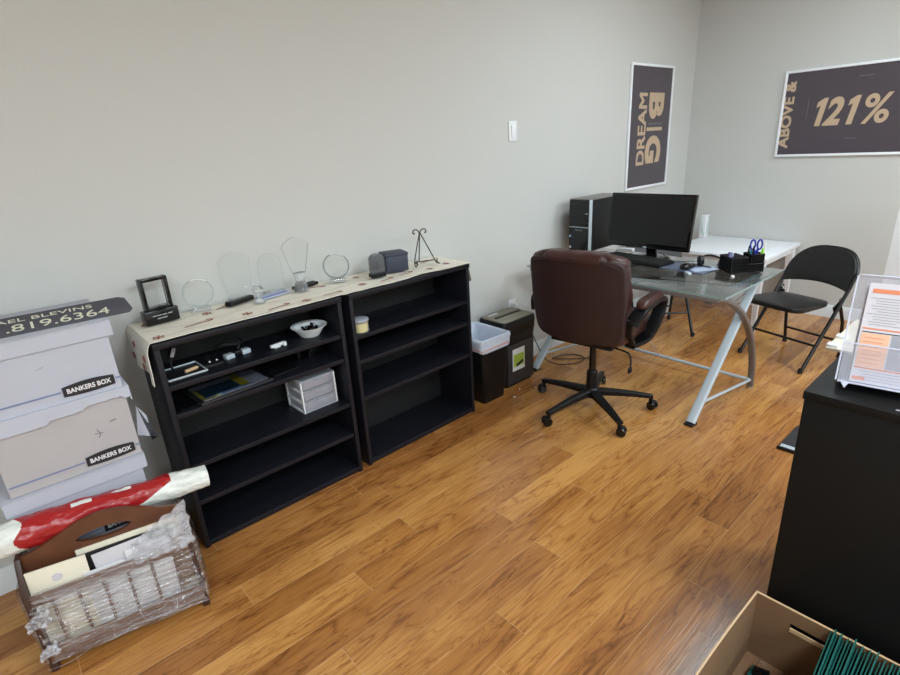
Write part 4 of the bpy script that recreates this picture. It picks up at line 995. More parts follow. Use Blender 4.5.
# ------------------------------------------------------------------ office chair
t = thing('office_chair', 'brown leather swivel office chair on five castors', 'office chair', (2.42, 1.577, 0), math.radians(7))
base_ang = [math.atan2(1.94-1.577, 2.40-2.42), math.atan2(1.631-1.577, 2.069-2.42), math.atan2(1.261-1.577, 2.235-2.42), math.atan2(1.316-1.577, 2.635-2.42), math.atan2(1.72-1.577, 2.76-2.42)]
b = MB(); b.lathe([(0, 0.075), (0.035, 0.075), (0.040, 0.085), (0.040, 0.125), (0.032, 0.135), (0.030, 0.235), (0.026, 0.24), (0.0, 0.24)], 'black_plastic', n=24); b.build('hub', t)
MB().cyl((0, 0, 0.23), (0, 0, 0.43), 0.019, 'gloss_black').build('gas_lift', t)
for k, a in enumerate(base_ang):
    a -= math.radians(7); ca, sa = math.cos(a), math.sin(a)
    b = MB(); rings = []
    for s in range(9):
        u = s/8; rr = 0.025+0.318*u; zc = 0.108-0.030*u+0.006*math.sin(PI*u); hw = 0.026-0.011*u; hh = 0.019-0.009*u
        rings.append([(rr*ca-y*sa, rr*sa+y*ca, zc+z) for y, z in ((-hw, -hh), (hw, -hh), (hw, hh*0.5), (hw*0.6, hh), (-hw*0.6, hh), (-hw, hh*0.5))])
    b.ring_skin(rings, 'black_plastic'); lg = b.build('base_arm', t)
    cx, cy = 0.332*ca, 0.332*sa; wa = a+[0.6, -0.4, 0.9, -0.7, 0.2][k]
    b = MB(); ax = Vector((-math.sin(wa), math.cos(wa), 0)); c0 = Vector((cx, cy, 0.0265))+Vector((math.cos(wa), math.sin(wa), 0))*0.012
    b.cyl((cx, cy, 0.04), (cx, cy, 0.075), 0.010, 'black_plastic', n=10)
    for s_ in (-1, 1):
        n_ = 20; prof = [(0.0, 0.006), (0.022, 0.006), (0.0262, 0.010), (0.0262, 0.020), (0.021, 0.026), (0.0, 0.027)]
        e1 = Vector((math.cos(wa), math.sin(wa), 0)); e2 = Vector((0, 0, 1))
        b.ring_skin([[c0+ax*s_*d+rr*(math.cos(2*PI*j/n_)*e1+math.sin(2*PI*j/n_)*e2) for j in range(n_)] for rr, d in prof[1:]], 'gloss_black')
    b.pad((c0.x, c0.y, 0.036), (0.05, 0.03, 0.036), 'black_plastic', 0.7, 0.7, nu=8, nv=16)
    b.build('caster', t)
MB().box((0.0, 0, 0.435), (0.20, 0.16, 0.035), 'black_plastic', bev=0.01).build('tilt_mechanism', t)
b = MB(); b.tube(cr_path([(-0.05, -0.08, 0.43), (-0.08, -0.23, 0.425), (-0.085, -0.255, 0.39), (-0.10, -0.262, 0.35)], 6), 0.005, 'gloss_black', n=8); b.pad((-0.105, -0.262, 0.34), (0.035, 0.016, 0.035), 'black_plastic', 0.7, 0.7, nu=8, nv=14); b.build('height_lever', t)
def seatf(p): return (p.x, p.y, p.z*(1+0.15*math.cos(p.y*9))+0.012*math.cos(p.x*6))
MB().pad((0.055, 0, 0.505), (0.48, 0.49, 0.11), 'leather', 0.45, 0.35, fn=seatf, nu=20, nv=60).build('seat', t)
MB().box((0.03, 0, 0.452), (0.38, 0.36, 0.02), 'black_plastic', bev=0.008).build('seat_pan', t)
# backrest: flat rear shell with pillowed cushion folded over the top
BX = -0.205
def shellf(p):
    v = p.z/0.225
    y = p.y*(1.0-0.10*max(0, -v)**2.0)
    return (p.x-0.028*(v+0.2)+0.05*(p.y/0.26)**2*0.9, y, p.z-(0.022*(1-(p.y/0.26)**2) if p.z < 0 else -0.010*(1-(p.y/0.26)**2)))
bk = MB().pad((BX-0.03, 0, 0.715), (0.05, 0.525, 0.43), 'leather_dark', 0.16, 0.12, fn=shellf, nu=30, nv=72).build('backrest', t)
def piping():
    pts = []
    for k in range(60):
        a = 2*PI*k/60; e = 0.2
        y = 0.246*math.copysign(abs(math.cos(a))**e, math.cos(a)); z = 0.210*math.copysign(abs(math.sin(a))**e, math.sin(a))
        p = shellf(Vector((-0.0255, y, z*0.95))); pts.append((BX-0.03+p[0]+0.002, p[1], 0.715+p[2]))
    return pts
MB().tube(piping(), 0.0028, 'leather_dark', n=6, closed=True).build('piping', bk)
def cushf(p):
    v = p.z/0.23
    q = 0.012*math.cos(v*8)
    return (p.x*(1+0.0*v)+q*(1 if p.x > 0 else 0)-0.028*(v+0.2)+0.045*(p.y/0.26)**2, p.y*(1-0.08*max(0, -v)**2), p.z)
MB().pad((BX+0.035, 0, 0.735), (0.10, 0.50, 0.43), 'leather', 0.40, 0.28, fn=cushf, nu=30, nv=60).build('back_cushion', bk)
# rolled cushion along the top edge, gathered at two seams
def rollf(p):
    yy = abs(p.y); s = 1-0.22*math.exp(-((yy-0.175)/0.012)**2)
    return (p.x*s+0.045*(p.y/0.26)**2, p.y, p.z*s+0.006*nz(p.y*22, p.x*9)-0.014*(p.y/0.26)**4)
MB().pad((BX-0.030, 0, 0.930), (0.105, 0.525, 0.085), 'leather', 0.8, 0.5, fn=rollf, nu=16, nv=120).build('top_roll', bk)
for sy in (-1, 1):
    pts = cr_path([(-0.15, sy*0.275, 0.605), (-0.11, sy*0.297, 0.665), (0.0, sy*0.302, 0.685), (0.12, sy*0.30, 0.682), (0.185, sy*0.292, 0.645), (0.15, sy*0.28, 0.54), (0.10, sy*0.25, 0.455), (-0.03, sy*0.22, 0.445)], 6)
    b = MB(); b.tube(pts, 0.02, 'black_plastic', n=14, flat=(0.034, 0.014), up=(0, 1, 0)); b.build('arm_frame', t)
    b = MB(); b.tube(cr_path([(-0.15, sy*0.262, 0.63), (-0.13, sy*0.245, 0.56), (-0.06, sy*0.235, 0.47)], 6), 0.02, 'black_plastic', n=14, flat=(0.028, 0.012), up=(0, 1, 0)); b.build('arm_bracket', t)
    MB().pad((0.0, sy*0.302, 0.706), (0.26, 0.062, 0.044), 'leather', 0.6, 0.45, fn=lambda p: (p.x, p.y, p.z-0.8*max(0, abs(p.x)-0.06)**2*3), nu=12, nv=40).build('arm_pad', t)

# ------------------------------------------------------------------ white storage boxes
BXX, BW, BDp = 0.045, 0.385, 0.375
def storage_box(label, z, dx, front_y, h=0.255, beige=False, lid=True, rz=0.0):
    t = thing('storage_box', label, 'box', (BXX+dx, front_y, z), rz, 'white cardboard storage boxes')
    bm_ = 'board_beige' if beige else 'board_white'
    b = MB(); tp = 0.008
    w0 = BW/2-0.008; w1 = BW/2
    b.ring_skin([[(-w0, 0.006, 0), (w0, 0.006, 0), (w0, BDp-0.006, 0), (-w0, BDp-0.006, 0)], [(-w0, 0.0, h-0.012), (w0, 0.0, h-0.012), (w0, BDp, h-0.012), (-w0, BDp, h-0.012)]], bm_)
    b.build('carton', t)
    fm = frame((0, 0.004, 0), (1, 0, 0), (0, -0.006/h, 1))
    b = MB(fm)
    b.box((-0.08, 0.036, 0.0006), (0.20, 0.0045, 0.0016), 'blue_line'); b.build('blue_stripe', t)
    MB(fm).box((0.180, 0.036, 0.0006), (0.016, 0.0045, 0.0016), 'blue_line').build('blue_stripe', t)
    lb = MB(fm); n = 12
    poly = [(0.025+0.143*k/n, 0.018-0.004*math.sin(PI*k/n)) for k in range(n+1)] + [(0.168-0.143*k/n, 0.050+0.007*math.sin(PI*k/n)) for k in range(n+1)]
    lb.prism(poly, 0.0022, 'ink', T(0, 0, 0.0002)); lb.fit('BANKERS BOX', 0.122, 0.0165, 0.0008, T(0.0965, 0.0345, 0.0028), 'paper', bold=0.03); lb.build('box_print', t)
    if lid:
        g = 0.006; lh = 0.05; L_ = MB(); w2 = BW/2+g
        if beige:
            # torn front flap: ragged lower edge
            n = 40; top_ = [(-w2+2*w2*k/n, -0.008, h) for k in range(n+1)]
            low = [(-w2+2*w2*k/n, -0.010, h-0.050+(0.012 if k/n > 0.42 else 0)+(0.012 if k/n > 0.66 else 0)-(0.010 if k/n > 0.93 else 0)+0.004*nz(k*0.9, 2)) for k in range(n+1)]
            A = L_.verts(top_); B_ = L_.verts(low); i = L_.mi('board_white'); A2 = L_.verts([(p[0], p[1]+0.004, p[2]) for p in top_]); B2 = L_.verts([(p[0], p[1]+0.005, p[2]) for p in low])
            for k in range(n):
                L_.face([A[k], A[k+1], B_[k+1], B_[k]], i); L_.face([A2[k], B2[k], B2[k+1], A2[k+1]], i); L_.face([B_[k], B_[k+1], B2[k+1], B2[k]], i)
        else: L_.box((0, -0.006, h-lh/2), (2*w2, 0.004, lh), 'board_white')
        L_.box((0, BDp+0.004, h-lh/2), (2*w2, 0.004, lh), 'board_white')
        for sx in (-1, 1): L_.box((sx*w2, BDp/2, h-lh/2), (0.004, BDp+0.012, lh), 'board_white')
        L_.box((0, BDp/2-0.001, h+0.0), (2*w2+0.004, BDp+0.014, 0.004), 'board_white', bev=0.001)
        L_.build('lid', t)
    return t
YB_ = 1.957
storage_box('white storage box at the bottom of the stack, mostly behind the red roll', 0.285, -0.012, YB_+0.008)
x = storage_box('worn storage box with a torn lid flap, middle of the stack', 0.5455, 0.0, YB_+0.004, beige=True)
b = MB(); b.prism([(0, 0), (0.062, -0.035), (0.04, -0.038), (0.045, 0.06), (0.02, 0.11)], 0.004, 'board_white', frame((0.196, 0.09, 0.03), (1, 0.1, 0), (0, 0, 1))); b.build('torn_flap', x)
b = MB(frame((0, 0.003, 0), (1, 0, 0), (0, 0, 1)))
b.tube(cr_path([(0.08, 0.105, 0), (0.085, 0.12, 0), (0.078, 0.135, 0)], 4), 0.001, 'ink', n=4); b.tube([(0.07, 0.122, 0), (0.094, 0.118, 0)], 0.001, 'ink', n=4); b.tube([(0.12, 0.148, 0.001), (0.14, 0.152, 0.001)], 0.001, 'ink', n=4); b.build('pen_mark', x)
x = storage_box('clean white storage box on top of the stack, under the sign strip', 0.803, 0.0, YB_, h=0.233)
b = MB(frame((0, 0.0015, 0), (1, 0, 0), (0, 0, 1))); b.tube([(-0.02, 0.125, 0), (0.0, 0.132, 0)], 0.001, 'grey_print', n=4); b.build('pen_mark', x)
# low stand under the boxes
t = thing('low_stand', 'low grey metal stand under the stacked white boxes', 'stand', (0.02, 1.975, 0))
MB().box((0, 0.17, 0.276), (0.40, 0.34, 0.016), 'dark_mat', bev=0.003).build('top_board', t)
for sx, sy in ((-1, 0), (1, 0), (-1, 1), (1, 1)):
    b = MB(); b.tube(cr_path([(sx*0.16, 0.03+0.28*sy, 0.266), (sx*0.18, 0.025+0.29*sy, 0.14), (sx*0.185, 0.02+0.30*sy, 0.0)], 5), 0.008, 'silver', n=10); b.build('leg', t)
# sign strip lying on the top box
t = thing('sign_strip', 'slate grey name and phone number sign propped on top of the boxes', 'sign', (-0.03, 2.0, 1.0375), math.radians(-2.5))
x1 = 0.355; sh_ = 0.068; ta = math.radians(42)
fs = frame((0, 0, 0.0), (1, 0, 0), (0, math.cos(ta), math.sin(ta)))
poly = [(-x1, 0), (x1-0.012, 0), (x1, 0.012), (x1-0.012, sh_-0.008), (x1-0.03, sh_), (-x1, sh_)]
MB(fs).prism(poly, 0.003, 'sign_grey', bev=0.0006).build('plate', t)
b = MB(fs); b.fit('AEL BLEVINS', 0.25, 0.012, 0.0008, T(0.122, 0.0515, 0.0034), 'sign_text'); b.fit('1.819.6364', 0.295, 0.025, 0.0008, T(0.142, 0.024, 0.0034), 'sign_text'); b.build('lettering', t)
for x in (-0.18, 0.12):
    b = MB(); b.prism([(0.006, 0), (0.07, 0), (0.049, 0.041)], 0.012, 'dark_mat', frame((x, 0, 0), (0, 1, 0), (0, 0, 1))); b.build('prop', t)

# ------------------------------------------------------------------ wrapped wooden rack
CR = math.atan2(-0.087, 0.466)
t = thing('magazine_rack', 'wooden magazine rack wrapped in clear stretch film', 'magazine rack', (-0.196, 1.803, 0), CR)
CW, CD, CH = 0.474, 0.15, 0.285
for x in (0.012, CW-0.012):
    b = MB(); b.prism([(0.0, 0.03), (CD, 0.03), (CD+0.005, 0.30), (CD*0.62, 0.40), (CD*0.38, 0.40), (-0.005, 0.30)], 0.016, 'walnut_dark', frame((x-0.008, 0, 0), (0, 1, 0), (0, 0, 1)), bev=0.002); b.build('end_panel', t)
    for y in (0.012, CD-0.012): MB().box((x, y, 0.016), (0.022, 0.024, 0.032), 'walnut_dark', bev=0.003).build('foot', t)
for y in (0.006, CD-0.006):
    MB().box((CW/2, y, 0.275), (CW-0.02, 0.016, 0.034), 'walnut', bev=0.004).build('top_slat', t)
    MB().box((CW/2, y, 0.065), (CW-0.02, 0.016, 0.06), 'walnut', bev=0.004).build('bottom_slat', t)
    for k in range(1, 7):
        x = k*CW/7; b = MB(); prof = [(0.0045+0.0018*math.sin(z*420), 0.095+z) for z in [j*0.165/40 for j in range(41)]]
        b.lathe(prof, 'walnut', (x, y, 0), n=10); b.build('spindle', t)
MB().box((CW/2, CD/2, 0.038), (CW-0.03, CD-0.01, 0.012), 'walnut_dark').build('floor_board', t)
# arched centre divider with a hand hole
n = 24
outer = [(0.02, 0.05), (CW-0.02, 0.05)] + [(CW-0.02-(CW-0.04)*k/n, 0.388+0.052*math.sin(PI*k/n)**1.5) for k in range(n+1)]
b = MB(); fm = frame((0, CD/2+0.005, 0), (1, 0, 0), (0, 0, 1))
# build as strip pieces so the hand hole is a true opening
def ztop(x): return 0.398+0.066*math.sin(PI*max(0, min(1, (x-0.02)/(CW-0.04))))**1.6
def holz(x):
    u = (x-CW/2)/0.075
    return 0 if abs(u) >= 1 else math.sqrt(1-u*u)*0.019
xs = [0.02+(CW-0.04)*k/60 for k in range(61)]
i = b.mi('walnut')
def strip3(f0, f1):
    rings = []
    for x in xs: rings.append([(x, f0(x), 0), (x, f1(x), 0), (x, f1(x), 0.012), (x, f0(x), 0.012)])
    b.xf = fm; b.ring_skin(rings, 'walnut')
strip3(lambda x: 0.05, lambda x: 0.392-holz(x)); strip3(lambda x: 0.392+holz(x)-0.0001, ztop)
b.build('divider_handle', t)
# wrap
def wrapf(u, v):
    a = 2*PI*u; e = 0.3
    cx = math.copysign(abs(math.cos(a))**e, math.cos(a)); cy = math.copysign(abs(math.sin(a))**e, math.sin(a))
    z = 0.04+0.27*v+0.02*nz(u*9, 3)*(1 if v > 0.5 else 0.3)
    w_ = 0.006*nz(u*26, v*9)+0.003*nz(u*60, v*4)
    g = 1.0-0.06*sm((v-0.8)*5)
    return (CW/2+(CW/2+0.010+w_)*cx, CD/2+(CD/2+0.012+w_)*cy*g, z)
b = MB(); b.sheet(wrapf, 160, 16, 'wrap'); b.build('stretch_film', t, angle=80, recalc=False)
b = MB()
# bunched film at the right top and left corner, plus tight creases
def bun(x0, y0, z0, dx, dz, sd):
    def fn(u, v): return (x0+dx*u+0.012*nz(u*6, v*6, sd), y0-0.004+0.012*nz(u*7, v*7, sd+3)+0.04*v*(1 if z0 > 0.27 else 0), z0+dz*v*(0.35+0.65*u)+0.012*nz(u*5, v*5, sd+7))
    b.sheet(fn, 26, 22, 'wrap_white')
bun(0.30, -0.008, 0.285, 0.178, 0.15, 1); bun(-0.008, -0.012, 0.19, 0.06, 0.08, 4); bun(-0.004, -0.012, 0.075, 0.05, 0.06, 9)
for k in range(26):
    z = 0.03+0.30*((k*0.618) % 1); x0_ = 0.47*((k*0.37) % 1)*0.75; L_ = 0.12+0.2*((k*0.53) % 1)
    b.tube(cr_path([(x0_, -0.0175, z), (x0_+L_*0.5, -0.0195, z+0.012*math.sin(k)), (min(CW, x0_+L_), -0.0175, z+0.02*math.cos(k*2))], 5), 0.0006+0.0008*((k*0.71) % 1), 'wrap_white', n=4)
b.build('film_creases', t, angle=80, recalc=False)
# magazines standing in the rack: things of their own
def rack_item(name, label, cat, x, y, w_, h_, th, m, tilt=0.0, lean=0.0, m2=None):
    fm = Matrix.Rotation(CR, 4, 'Z'); p = Vector((-0.196, 1.803, 0)) + (fm @ Vector((x, y, 0)))
    b = MB(T(0, 0, 0) @ Matrix.Rotation(-lean, 4, 'X')); b.box((0, 0, h_/2), (w_, th, h_), m, rot=(0, tilt, 0), bev=0.001)
    if m2: b.cyl((0, -th/2-0.001, h_*0.86), (0, -th/2, h_*0.86), 0.014, 'form_grey', n=20)
    o = b.build(name); tag(o, label, cat, (p.x, p.y, 0.046), CR, 'papers in the wooden rack'); return o
rack_item('magazine', 'cream patterned booklet standing tallest at the rack left end', 'magazine', 0.095, 0.030, 0.155, 0.315, 0.006, 'cream_paper', 0.03, 0, 'form_grey')
rack_item('magazine', 'white booklet at the rack centre behind the front spindles', 'magazine', 0.215, 0.024, 0.115, 0.25, 0.005, 'paper', 0.0)
rack_item('magazine', 'dark-edged white envelope in the rack centre', 'magazine', 0.275, 0.036, 0.16, 0.30, 0.004, 'form_grey', -0.04)
rack_item('magazine', 'white folder at the right half of the rack', 'magazine', 0.335, 0.028, 0.13, 0.275, 0.005, 'paper', 0.05)
rack_item('magazine', 'brown kraft envelope at the rack right end', 'magazine', 0.405, 0.040, 0.10, 0.25, 0.004, 'kraft', 0.0)
rack_item('picture_frame', 'thin black frame leaning on the front magazines', 'picture frame', 0.24, 0.052, 0.36, 0.30, 0.008, 'matte_black', 0.0)
rack_item('magazine', 'long cream board just before the arched divider', 'magazine', 0.30, 0.064, 0.30, 0.315, 0.006, 'cream_paper', 0.0)
rack_item('magazine', 'white pad behind the arched divider of the rack', 'magazine', 0.24, 0.115, 0.40, 0.30, 0.01, 'form_grey', 0.0)

# ------------------------------------------------------------------ red and white poly roll
t = thing('wrapped_roll', 'red and white plastic-wrapped roll lying across the rack', 'roll', (0, 0, 0))
P0 = Vector((-0.30, 1.925, 0.452)); P1 = Vector((0.392, 1.868, 0.412))
d = (P1-P0).normalized(); e1 = Vector((0, 0, 1)); e1 = (e1-d*e1.dot(d)).normalized(); e2 = d.cross(e1)
def rollpt(u, v):
    a = 2*PI*v
    r = 0.047+0.004*math.sin(u*7)+0.0045*nz(u*14, math.cos(a)*2, math.sin(a)*2)+0.002*nz(u*40, math.cos(a)*4, math.sin(a)*4)
    r *= 1-0.22*sm((u-0.80)/0.2)
    p = P0.lerp(P1, u); p = p+Vector((0, 0, 0.008*math.sin(PI*u)))
    return p+r*(math.cos(a)*e1+math.sin(a)*e2)
def rollm(u, v):
    # v=0 top, v=.25 faces e2 ; front side of the roll towards the room
    a = v if v < 0.5 else v-1.0
    fr = -a if e2.y > 0 else a      # positive = towards the room
    lo, hi = 0.22+0.02*math.sin(fr*20), 0.83-0.35*max(0, fr-0.10)*2.2
    if lo < u < hi:
        if -0.02 < fr < 0.03 and (0.47 < u < 0.50 or 0.58 < u < 0.66): return 'roll_white'
        if 0.0 < fr < 0.06 and 0.42 < u < 0.50: return 'roll_white'
        return 'roll_red'
    return 'roll_white'
b = MB(); b.sheet(rollpt, 260, 96, 'roll_white', mfn=rollm)
bmesh.ops.remove_doubles(b.bm, verts=b.bm.verts, dist=1e-5)
b.build('sleeve', t, angle=60, recalc=True)
b = MB(); q = P1-d*0.002; b.cyl(q-d*0.02, q+d*0.003, 0.034, 'roll_white', n=28); b.cyl(q+d*0.003, q+d*0.004, 0.016, 'form_grey', n=20); b.build('end_cap', t)
b = MB(); q2 = P0.lerp(P1, 0.93)+e1*0.034; b.box(q2, (0.022, 0.008, 0.004), 'ink', bev=0.001); b.build('tape_tab', t)

# ------------------------------------------------------------------ black cabinet, right foreground
t = thing('cabinet', 'black cabinet in the right foreground carrying the acrylic holder', 'cabinet', (1.44, -0.478, 0))
cw, cdp, ch = 0.80, 0.56, 0.87
b = MB(); b.box((0.009, cw/2, (ch-0.022)/2), (0.018, cw-0.004, ch-0.022), 'black_wood_cab', bev=0.001); b.build('back_panel', t)
for y in (0.011, cw-0.011): MB().box((cdp/2+0.008, y, (ch-0.022)/2), (cdp-0.02, 0.018, ch-0.022), 'black_wood_cab', bev=0.001).build('side_panel', t)
MB().box((cdp/2, cw/2, ch-0.011), (cdp+0.006, cw+0.004, 0.022), 'black_wood_cab', bev=0.0015).build('top_panel', t)
for z in (0.05, 0.38): MB().box((cdp/2+0.01, cw/2, z), (cdp-0.03, cw-0.045, 0.02), 'black_wood_cab').build('shelf', t)
b = MB()
for (y, z) in ((0.62, ch), (0.50, ch)): b.cyl((0.02, y, z), (0.02, y, z+0.0008), 0.004, 'grey_print', n=10)
b.build('screw_cover', t)
# pale covered slab behind/at the far left edge of the top
t = thing('document_tray', 'cream flat tray with white clips overhanging the far cabinet edge', 'tray', (1.90, 0.24, ch+0.0005), 0)
MB().box((0.03, 0.0, 0.0045), (0.33, 0.25, 0.009), 'cream_paper', bev=0.002).build('pad', t)
for x in (-0.112, -0.02):
    b = MB(); b.box((x, 0.112, 0.008), (0.03, 0.03, 0.018), 'white_plastic', bev=0.004); b.build('clip', t)

# acrylic holder with forms
t = thing('brochure_holder', 'clear acrylic holder filled with orange and white forms', 'brochure holder', (1.483, 0.270, ch+0.001), math.radians(9))
HWd = 0.36; tilt = math.radians(19)
ez = Vector((math.sin(tilt), 0, math.cos(tilt)))
fmh = frame((0.035, 0, 0.018), (0, -1, 0), ez) @ Matrix.Diagonal((0.84, 0.86, 0.9, 1))       # local x to the right (-y), y up the slope, z towards the viewer (-x)
b = MB(fmh)
b.box((HWd/2, 0.15, -0.052), (HWd, 0.315, 0.004), 'acrylic')
b.build('back_panel', t)
b = MB(fmh); b.box((HWd/2, 0.055, 0.026), (HWd, 0.11, 0.004), 'acrylic'); b.box((HWd/2, 0.11, 0.026), (HWd, 0.004, 0.006), 'acrylic_edge'); b.build('front_pocket', t)
b = MB(fmh); b.box((HWd/2, 0.15, 0.0), (HWd, 0.315, 0.003), 'acrylic'); b.build('middle_panel', t)
for x in (0.0, HWd):
    b = MB(fmh); b.prism([(-0.05, 0), (0.028, 0), (0.028, 0.11), (0.004, 0.12), (0.002, 0.305), (-0.05, 0.305)], 0.004, 'acrylic', frame((x-0.002, 0, 0), (0, 0, 1), (0, 1, 0)), me='acrylic_edge'); b.build('side_panel', t)
b = MB(fmh); b.box((HWd/2, -0.003, -0.012), (HWd, 0.005, 0.08), 'acrylic_edge', bev=0.001)
b.prism([(0, 0), (0.022, 0), (0.012, -0.018)], 0.006, 'acrylic_edge', frame((0.008, -0.002, 0.028), (1, 0, 0), (0, 1, 0))); b.build('base', t)
b = MB(fmh)
b.box((HWd/2, 0.309, -0.026), (HWd, 0.003, 0.05), 'acrylic_edge'); b.build('top_edge', t)
def form(label, off, dz, h_=0.285, kind=0):
    o = thing('printed_form', label, 'form', (1.483, 0.270, ch+0.001), math.radians(9), 'forms in the acrylic holder')
    f2 = fmh @ T(off, 0.002, dz)
    MB(f2).box((0.165, h_/2, 0), (0.30, h_, 0.0012), 'form_grey').build('sheet', o)
    b = MB(f2); z = 0.0011
    if kind == 0:
        b.box((0.165, h_-0.022, z), (0.28, 0.012, 0.0006), 'orange_print')
        for k in range(11): b.box((0.060+0.008*(k % 3), h_-0.042-0.0075*k, z), (0.075-0.012*(k % 2), 0.0016, 0.0006), 'grey_print'); b.box((0.20, h_-0.042-0.0075*k, z), (0.13-0.02*(k % 2), 0.0012, 0.0006), 'grey_print')
        b.box((0.165, 0.156, z), (0.29, 0.004, 0.0006), 'orange_print'); b.box((0.165, 0.146, z), (0.29, 0.0025, 0.0006), 'ink')
        b.box((0.053, 0.095, z), (0.066, 0.096, 0.0006), 'peach_print'); b.box((0.20, 0.095, z), (0.22, 0.096, 0.0005), 'milky_drawer')
        for k in range(7): b.box((0.05, 0.13-0.012*k, z+0.0004), (0.045, 0.0018, 0.0004), 'orange_print')
        b.box((0.165, 0.043, z), (0.29, 0.004, 0.0006), 'orange_print')
        for k in range(4): b.box((0.12+0.01*(k % 2), 0.034-0.008*k, z), (0.17, 0.0015, 0.0006), 'grey_print')
        b.box((0.035, 0.012, z), (0.03, 0.009, 0.0007), 'orange_print')
        b.tube([(0.16+0.016*math.cos(a), h_-0.075+0.012*math.sin(a), z+0.001) for a in [2*PI*k/20 for k in range(20)]], 0.0022, 'paper', n=6, closed=True)
    b.build('print', o)
form('front form with orange bands in the acrylic holder', 0.012, 0.006)
form('form standing behind the front one in the acrylic holder', 0.006, -0.010, 0.283, 1)
form('rearmost form in the acrylic holder', 0.010, -0.035, 0.28, 1)

# white board standing at the right edge of the view, behind the cabinet
t = thing('white_board', 'tall white board standing at the right edge beyond the cabinet', 'board', (3.42, 0.20, 0))
MB().box((0, 0, 0.75), (0.022, 0.64, 1.14), 'white_paint', bev=0.002).build('panel', t)
for y in (-0.25, 0.25):
    b = MB(); b.box((0.0, y, 0.10), (0.03, 0.03, 0.20), 'pewter', bev=0.002); b.build('leg', t); MB().box((0, y, 0.012), (0.42, 0.04, 0.024), 'matte_black', bev=0.003).build('foot', t)
MB().box((-0.013, 0.312, 1.09), (0.006, 0.01, 0.012), 'matte_black', bev=0.002).build('corner_clip', t)
t = thing('floor_panel', 'flat dark panel with a silver front edge lying on the floor', 'floor panel', (2.655, 0.66, 0), 0)
MB().box((0.14, -0.25, 0.008), (0.275, 0.50, 0.015), 'dark_mat', bev=0.002).build('plate', t)
MB().box((0.018, -0.25, 0.0165), (0.028, 0.49, 0.004), 'silver', bev=0.001).build('silver_strip', t)
MB().box((0.0, -0.25, 0.008), (0.006, 0.51, 0.017), 'matte_black').build('rubber_edge', t)

# ------------------------------------------------------------------ cardboard box with green files, right foreground
t = thing('cardboard_box', 'open brown cardboard box on the floor before the black cabinet', 'box', (1.405, 0.338, 0))
bl, bw_, bh, th = 0.62, 0.50, 0.235, 0.005     # extends towards -x and -y
def side_wall(name, fn, nseg, hole=False):
    b = MB(); rings = []
    for k in range(nseg+1):
        u = k/nseg; (p, n_) = fn(u); p = Vector(p); n_ = Vector(n_)
        rings.append([p, p+n_*th, p+n_*th+Vector((0, 0, bh)), p+Vector((0, 0, bh))])
    b.ring_skin(rings, 'kraft')
    i = b.mi('kraft_edge')
    for f in b.bm.faces:
        if all(abs(v.co.z-bh) < 1e-5 for v in f.verts): f.material_index = i
    b.build(name, t)
b = MB(); b.box((-bl/2, -bw_/2, 0.003), (bl-0.01, bw_-0.01, 0.006), 'kraft'); b.build('bottom', t)
def leftwall():   # bowed outwards at the rim
    b = MB(); nu, nv = 24, 8
    def fn(u, v): return (-bl*u, 0.006*math.sin(PI*u)*v*v, bh*v)
    b.sheet(fn, nu, nv, 'kraft', t=th); i = b.mi('kraft_edge')
    for f in b.bm.faces:
        if abs(f.normal.z) > 0.9 or all(abs(v.co.z-bh) < 2e-3 for v in f.verts): f.material_index = i
    b.build('side_wall', t)
leftwall()
def farwall(x, name):   # with a slot for the hand
    b = MB(); y0_, y1_ = -0.21, -0.095
    for (ya, yb, za, zb) in ((-bw_, y0_, 0, bh), (y1_, 0, 0, bh), (y0_, y1_, 0, 0.163), (y0_, y1_, 0.188, bh)):
        b.box((x, (ya+yb)/2, (za+zb)/2), (th, yb-ya, zb-za), 'kraft')
    b.box((x, -bw_/2, bh-0.0004), (th+0.001, bw_, 0.002), 'kraft_edge')
    b.box((x-0.004, (y0_+y1_)/2, 0.169), (0.004, y1_-y0_-0.004, 0.012), 'kraft_edge')
    b.build(name, t)
farwall(-th/2, 'end_wall'); farwall(-bl+th/2, 'end_wall')
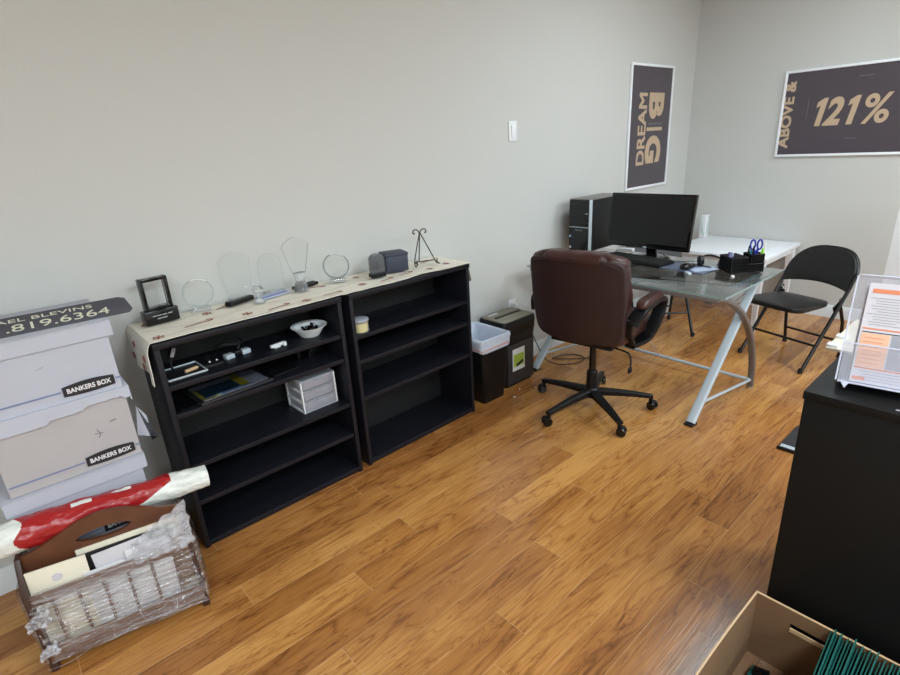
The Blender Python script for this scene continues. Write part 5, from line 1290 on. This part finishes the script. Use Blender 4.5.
b = MB(); b.box((-bl/2, -bw_+th/2, bh/2), (bl-0.012, th, bh), 'kraft'); b.build('side_wall', t)
rnd = random.Random(11)
for k in range(24):
    y = 0.338-0.206-0.0122*k; b = MB(); hh = 0.236+rnd.uniform(-0.008, 0.014); ph = 1.0+0.25*k; amp = 0.002
    L_ = 0.40+rnd.uniform(-0.01, 0.012)
    b.sheet(lambda u, v: (-L_*u, amp*math.sin(u*5+ph)*v+0.006*v*v*math.sin(ph)+0.012*v*v*(1-u)**2*math.cos(ph), hh*v+0.006*(1-u)**6*v), 18, 8, 'green_fabric', t=0.0032)
    b.sheet(lambda u, v: (-L_*u, 0.0055+amp*math.sin(u*5+ph)*v+0.006*v*v*math.sin(ph)+0.012*v*v*(1-u)**2*math.cos(ph)+0.002, (hh-0.006)*v), 18, 8, 'green_fabric', t=0.0025)
    o = b.build('file_folder')
    place = 'leftmost of the green files, nearest the empty side of the box' if k == 0 else 'one of the upright green files packed in the cardboard box'
    tag(o, place if k else 'green hanging file, ' + place, 'file folder', (1.392+rnd.uniform(-0.004, 0.004), y, 0.0065), 0, 'green files in the cardboard box')
o = MB(); o.box((0, 0, 0.012), (0.26, 0.13, 0.022), 'green_fabric', bev=0.003)
tag(o.build('file_folder'), 'green file bundle lying flat on the bottom of the box', 'file folder', (1.215, 0.235, 0.0065), 0)
for i, (x, y, r) in enumerate(((1.325, 0.272, 0.3), (1.318, 0.225, -0.5))):
    t = thing('binder_clip', ['black binder clip nearest the inner box corner', 'black binder clip with bright lever nearer the green files'][i], 'clip', (x, y, 0.0298), r)
    MB().prism([(-0.014, 0), (0.014, 0), (0.004, 0.022), (-0.004, 0.022)], 0.04, 'gloss_black', frame((0, 0.02, 0), (1, 0, 0), (0, 0, 1)), bev=0.001).build('body', t)
    for sx in (-1, 1): MB().tube(cr_path([(sx*0.012, -0.014, 0.002), (sx*0.035, -0.008, 0.008), (sx*0.035, 0.008, 0.008), (sx*0.012, 0.014, 0.002)], 5), 0.0013, 'chrome', n=6).build('lever', t)
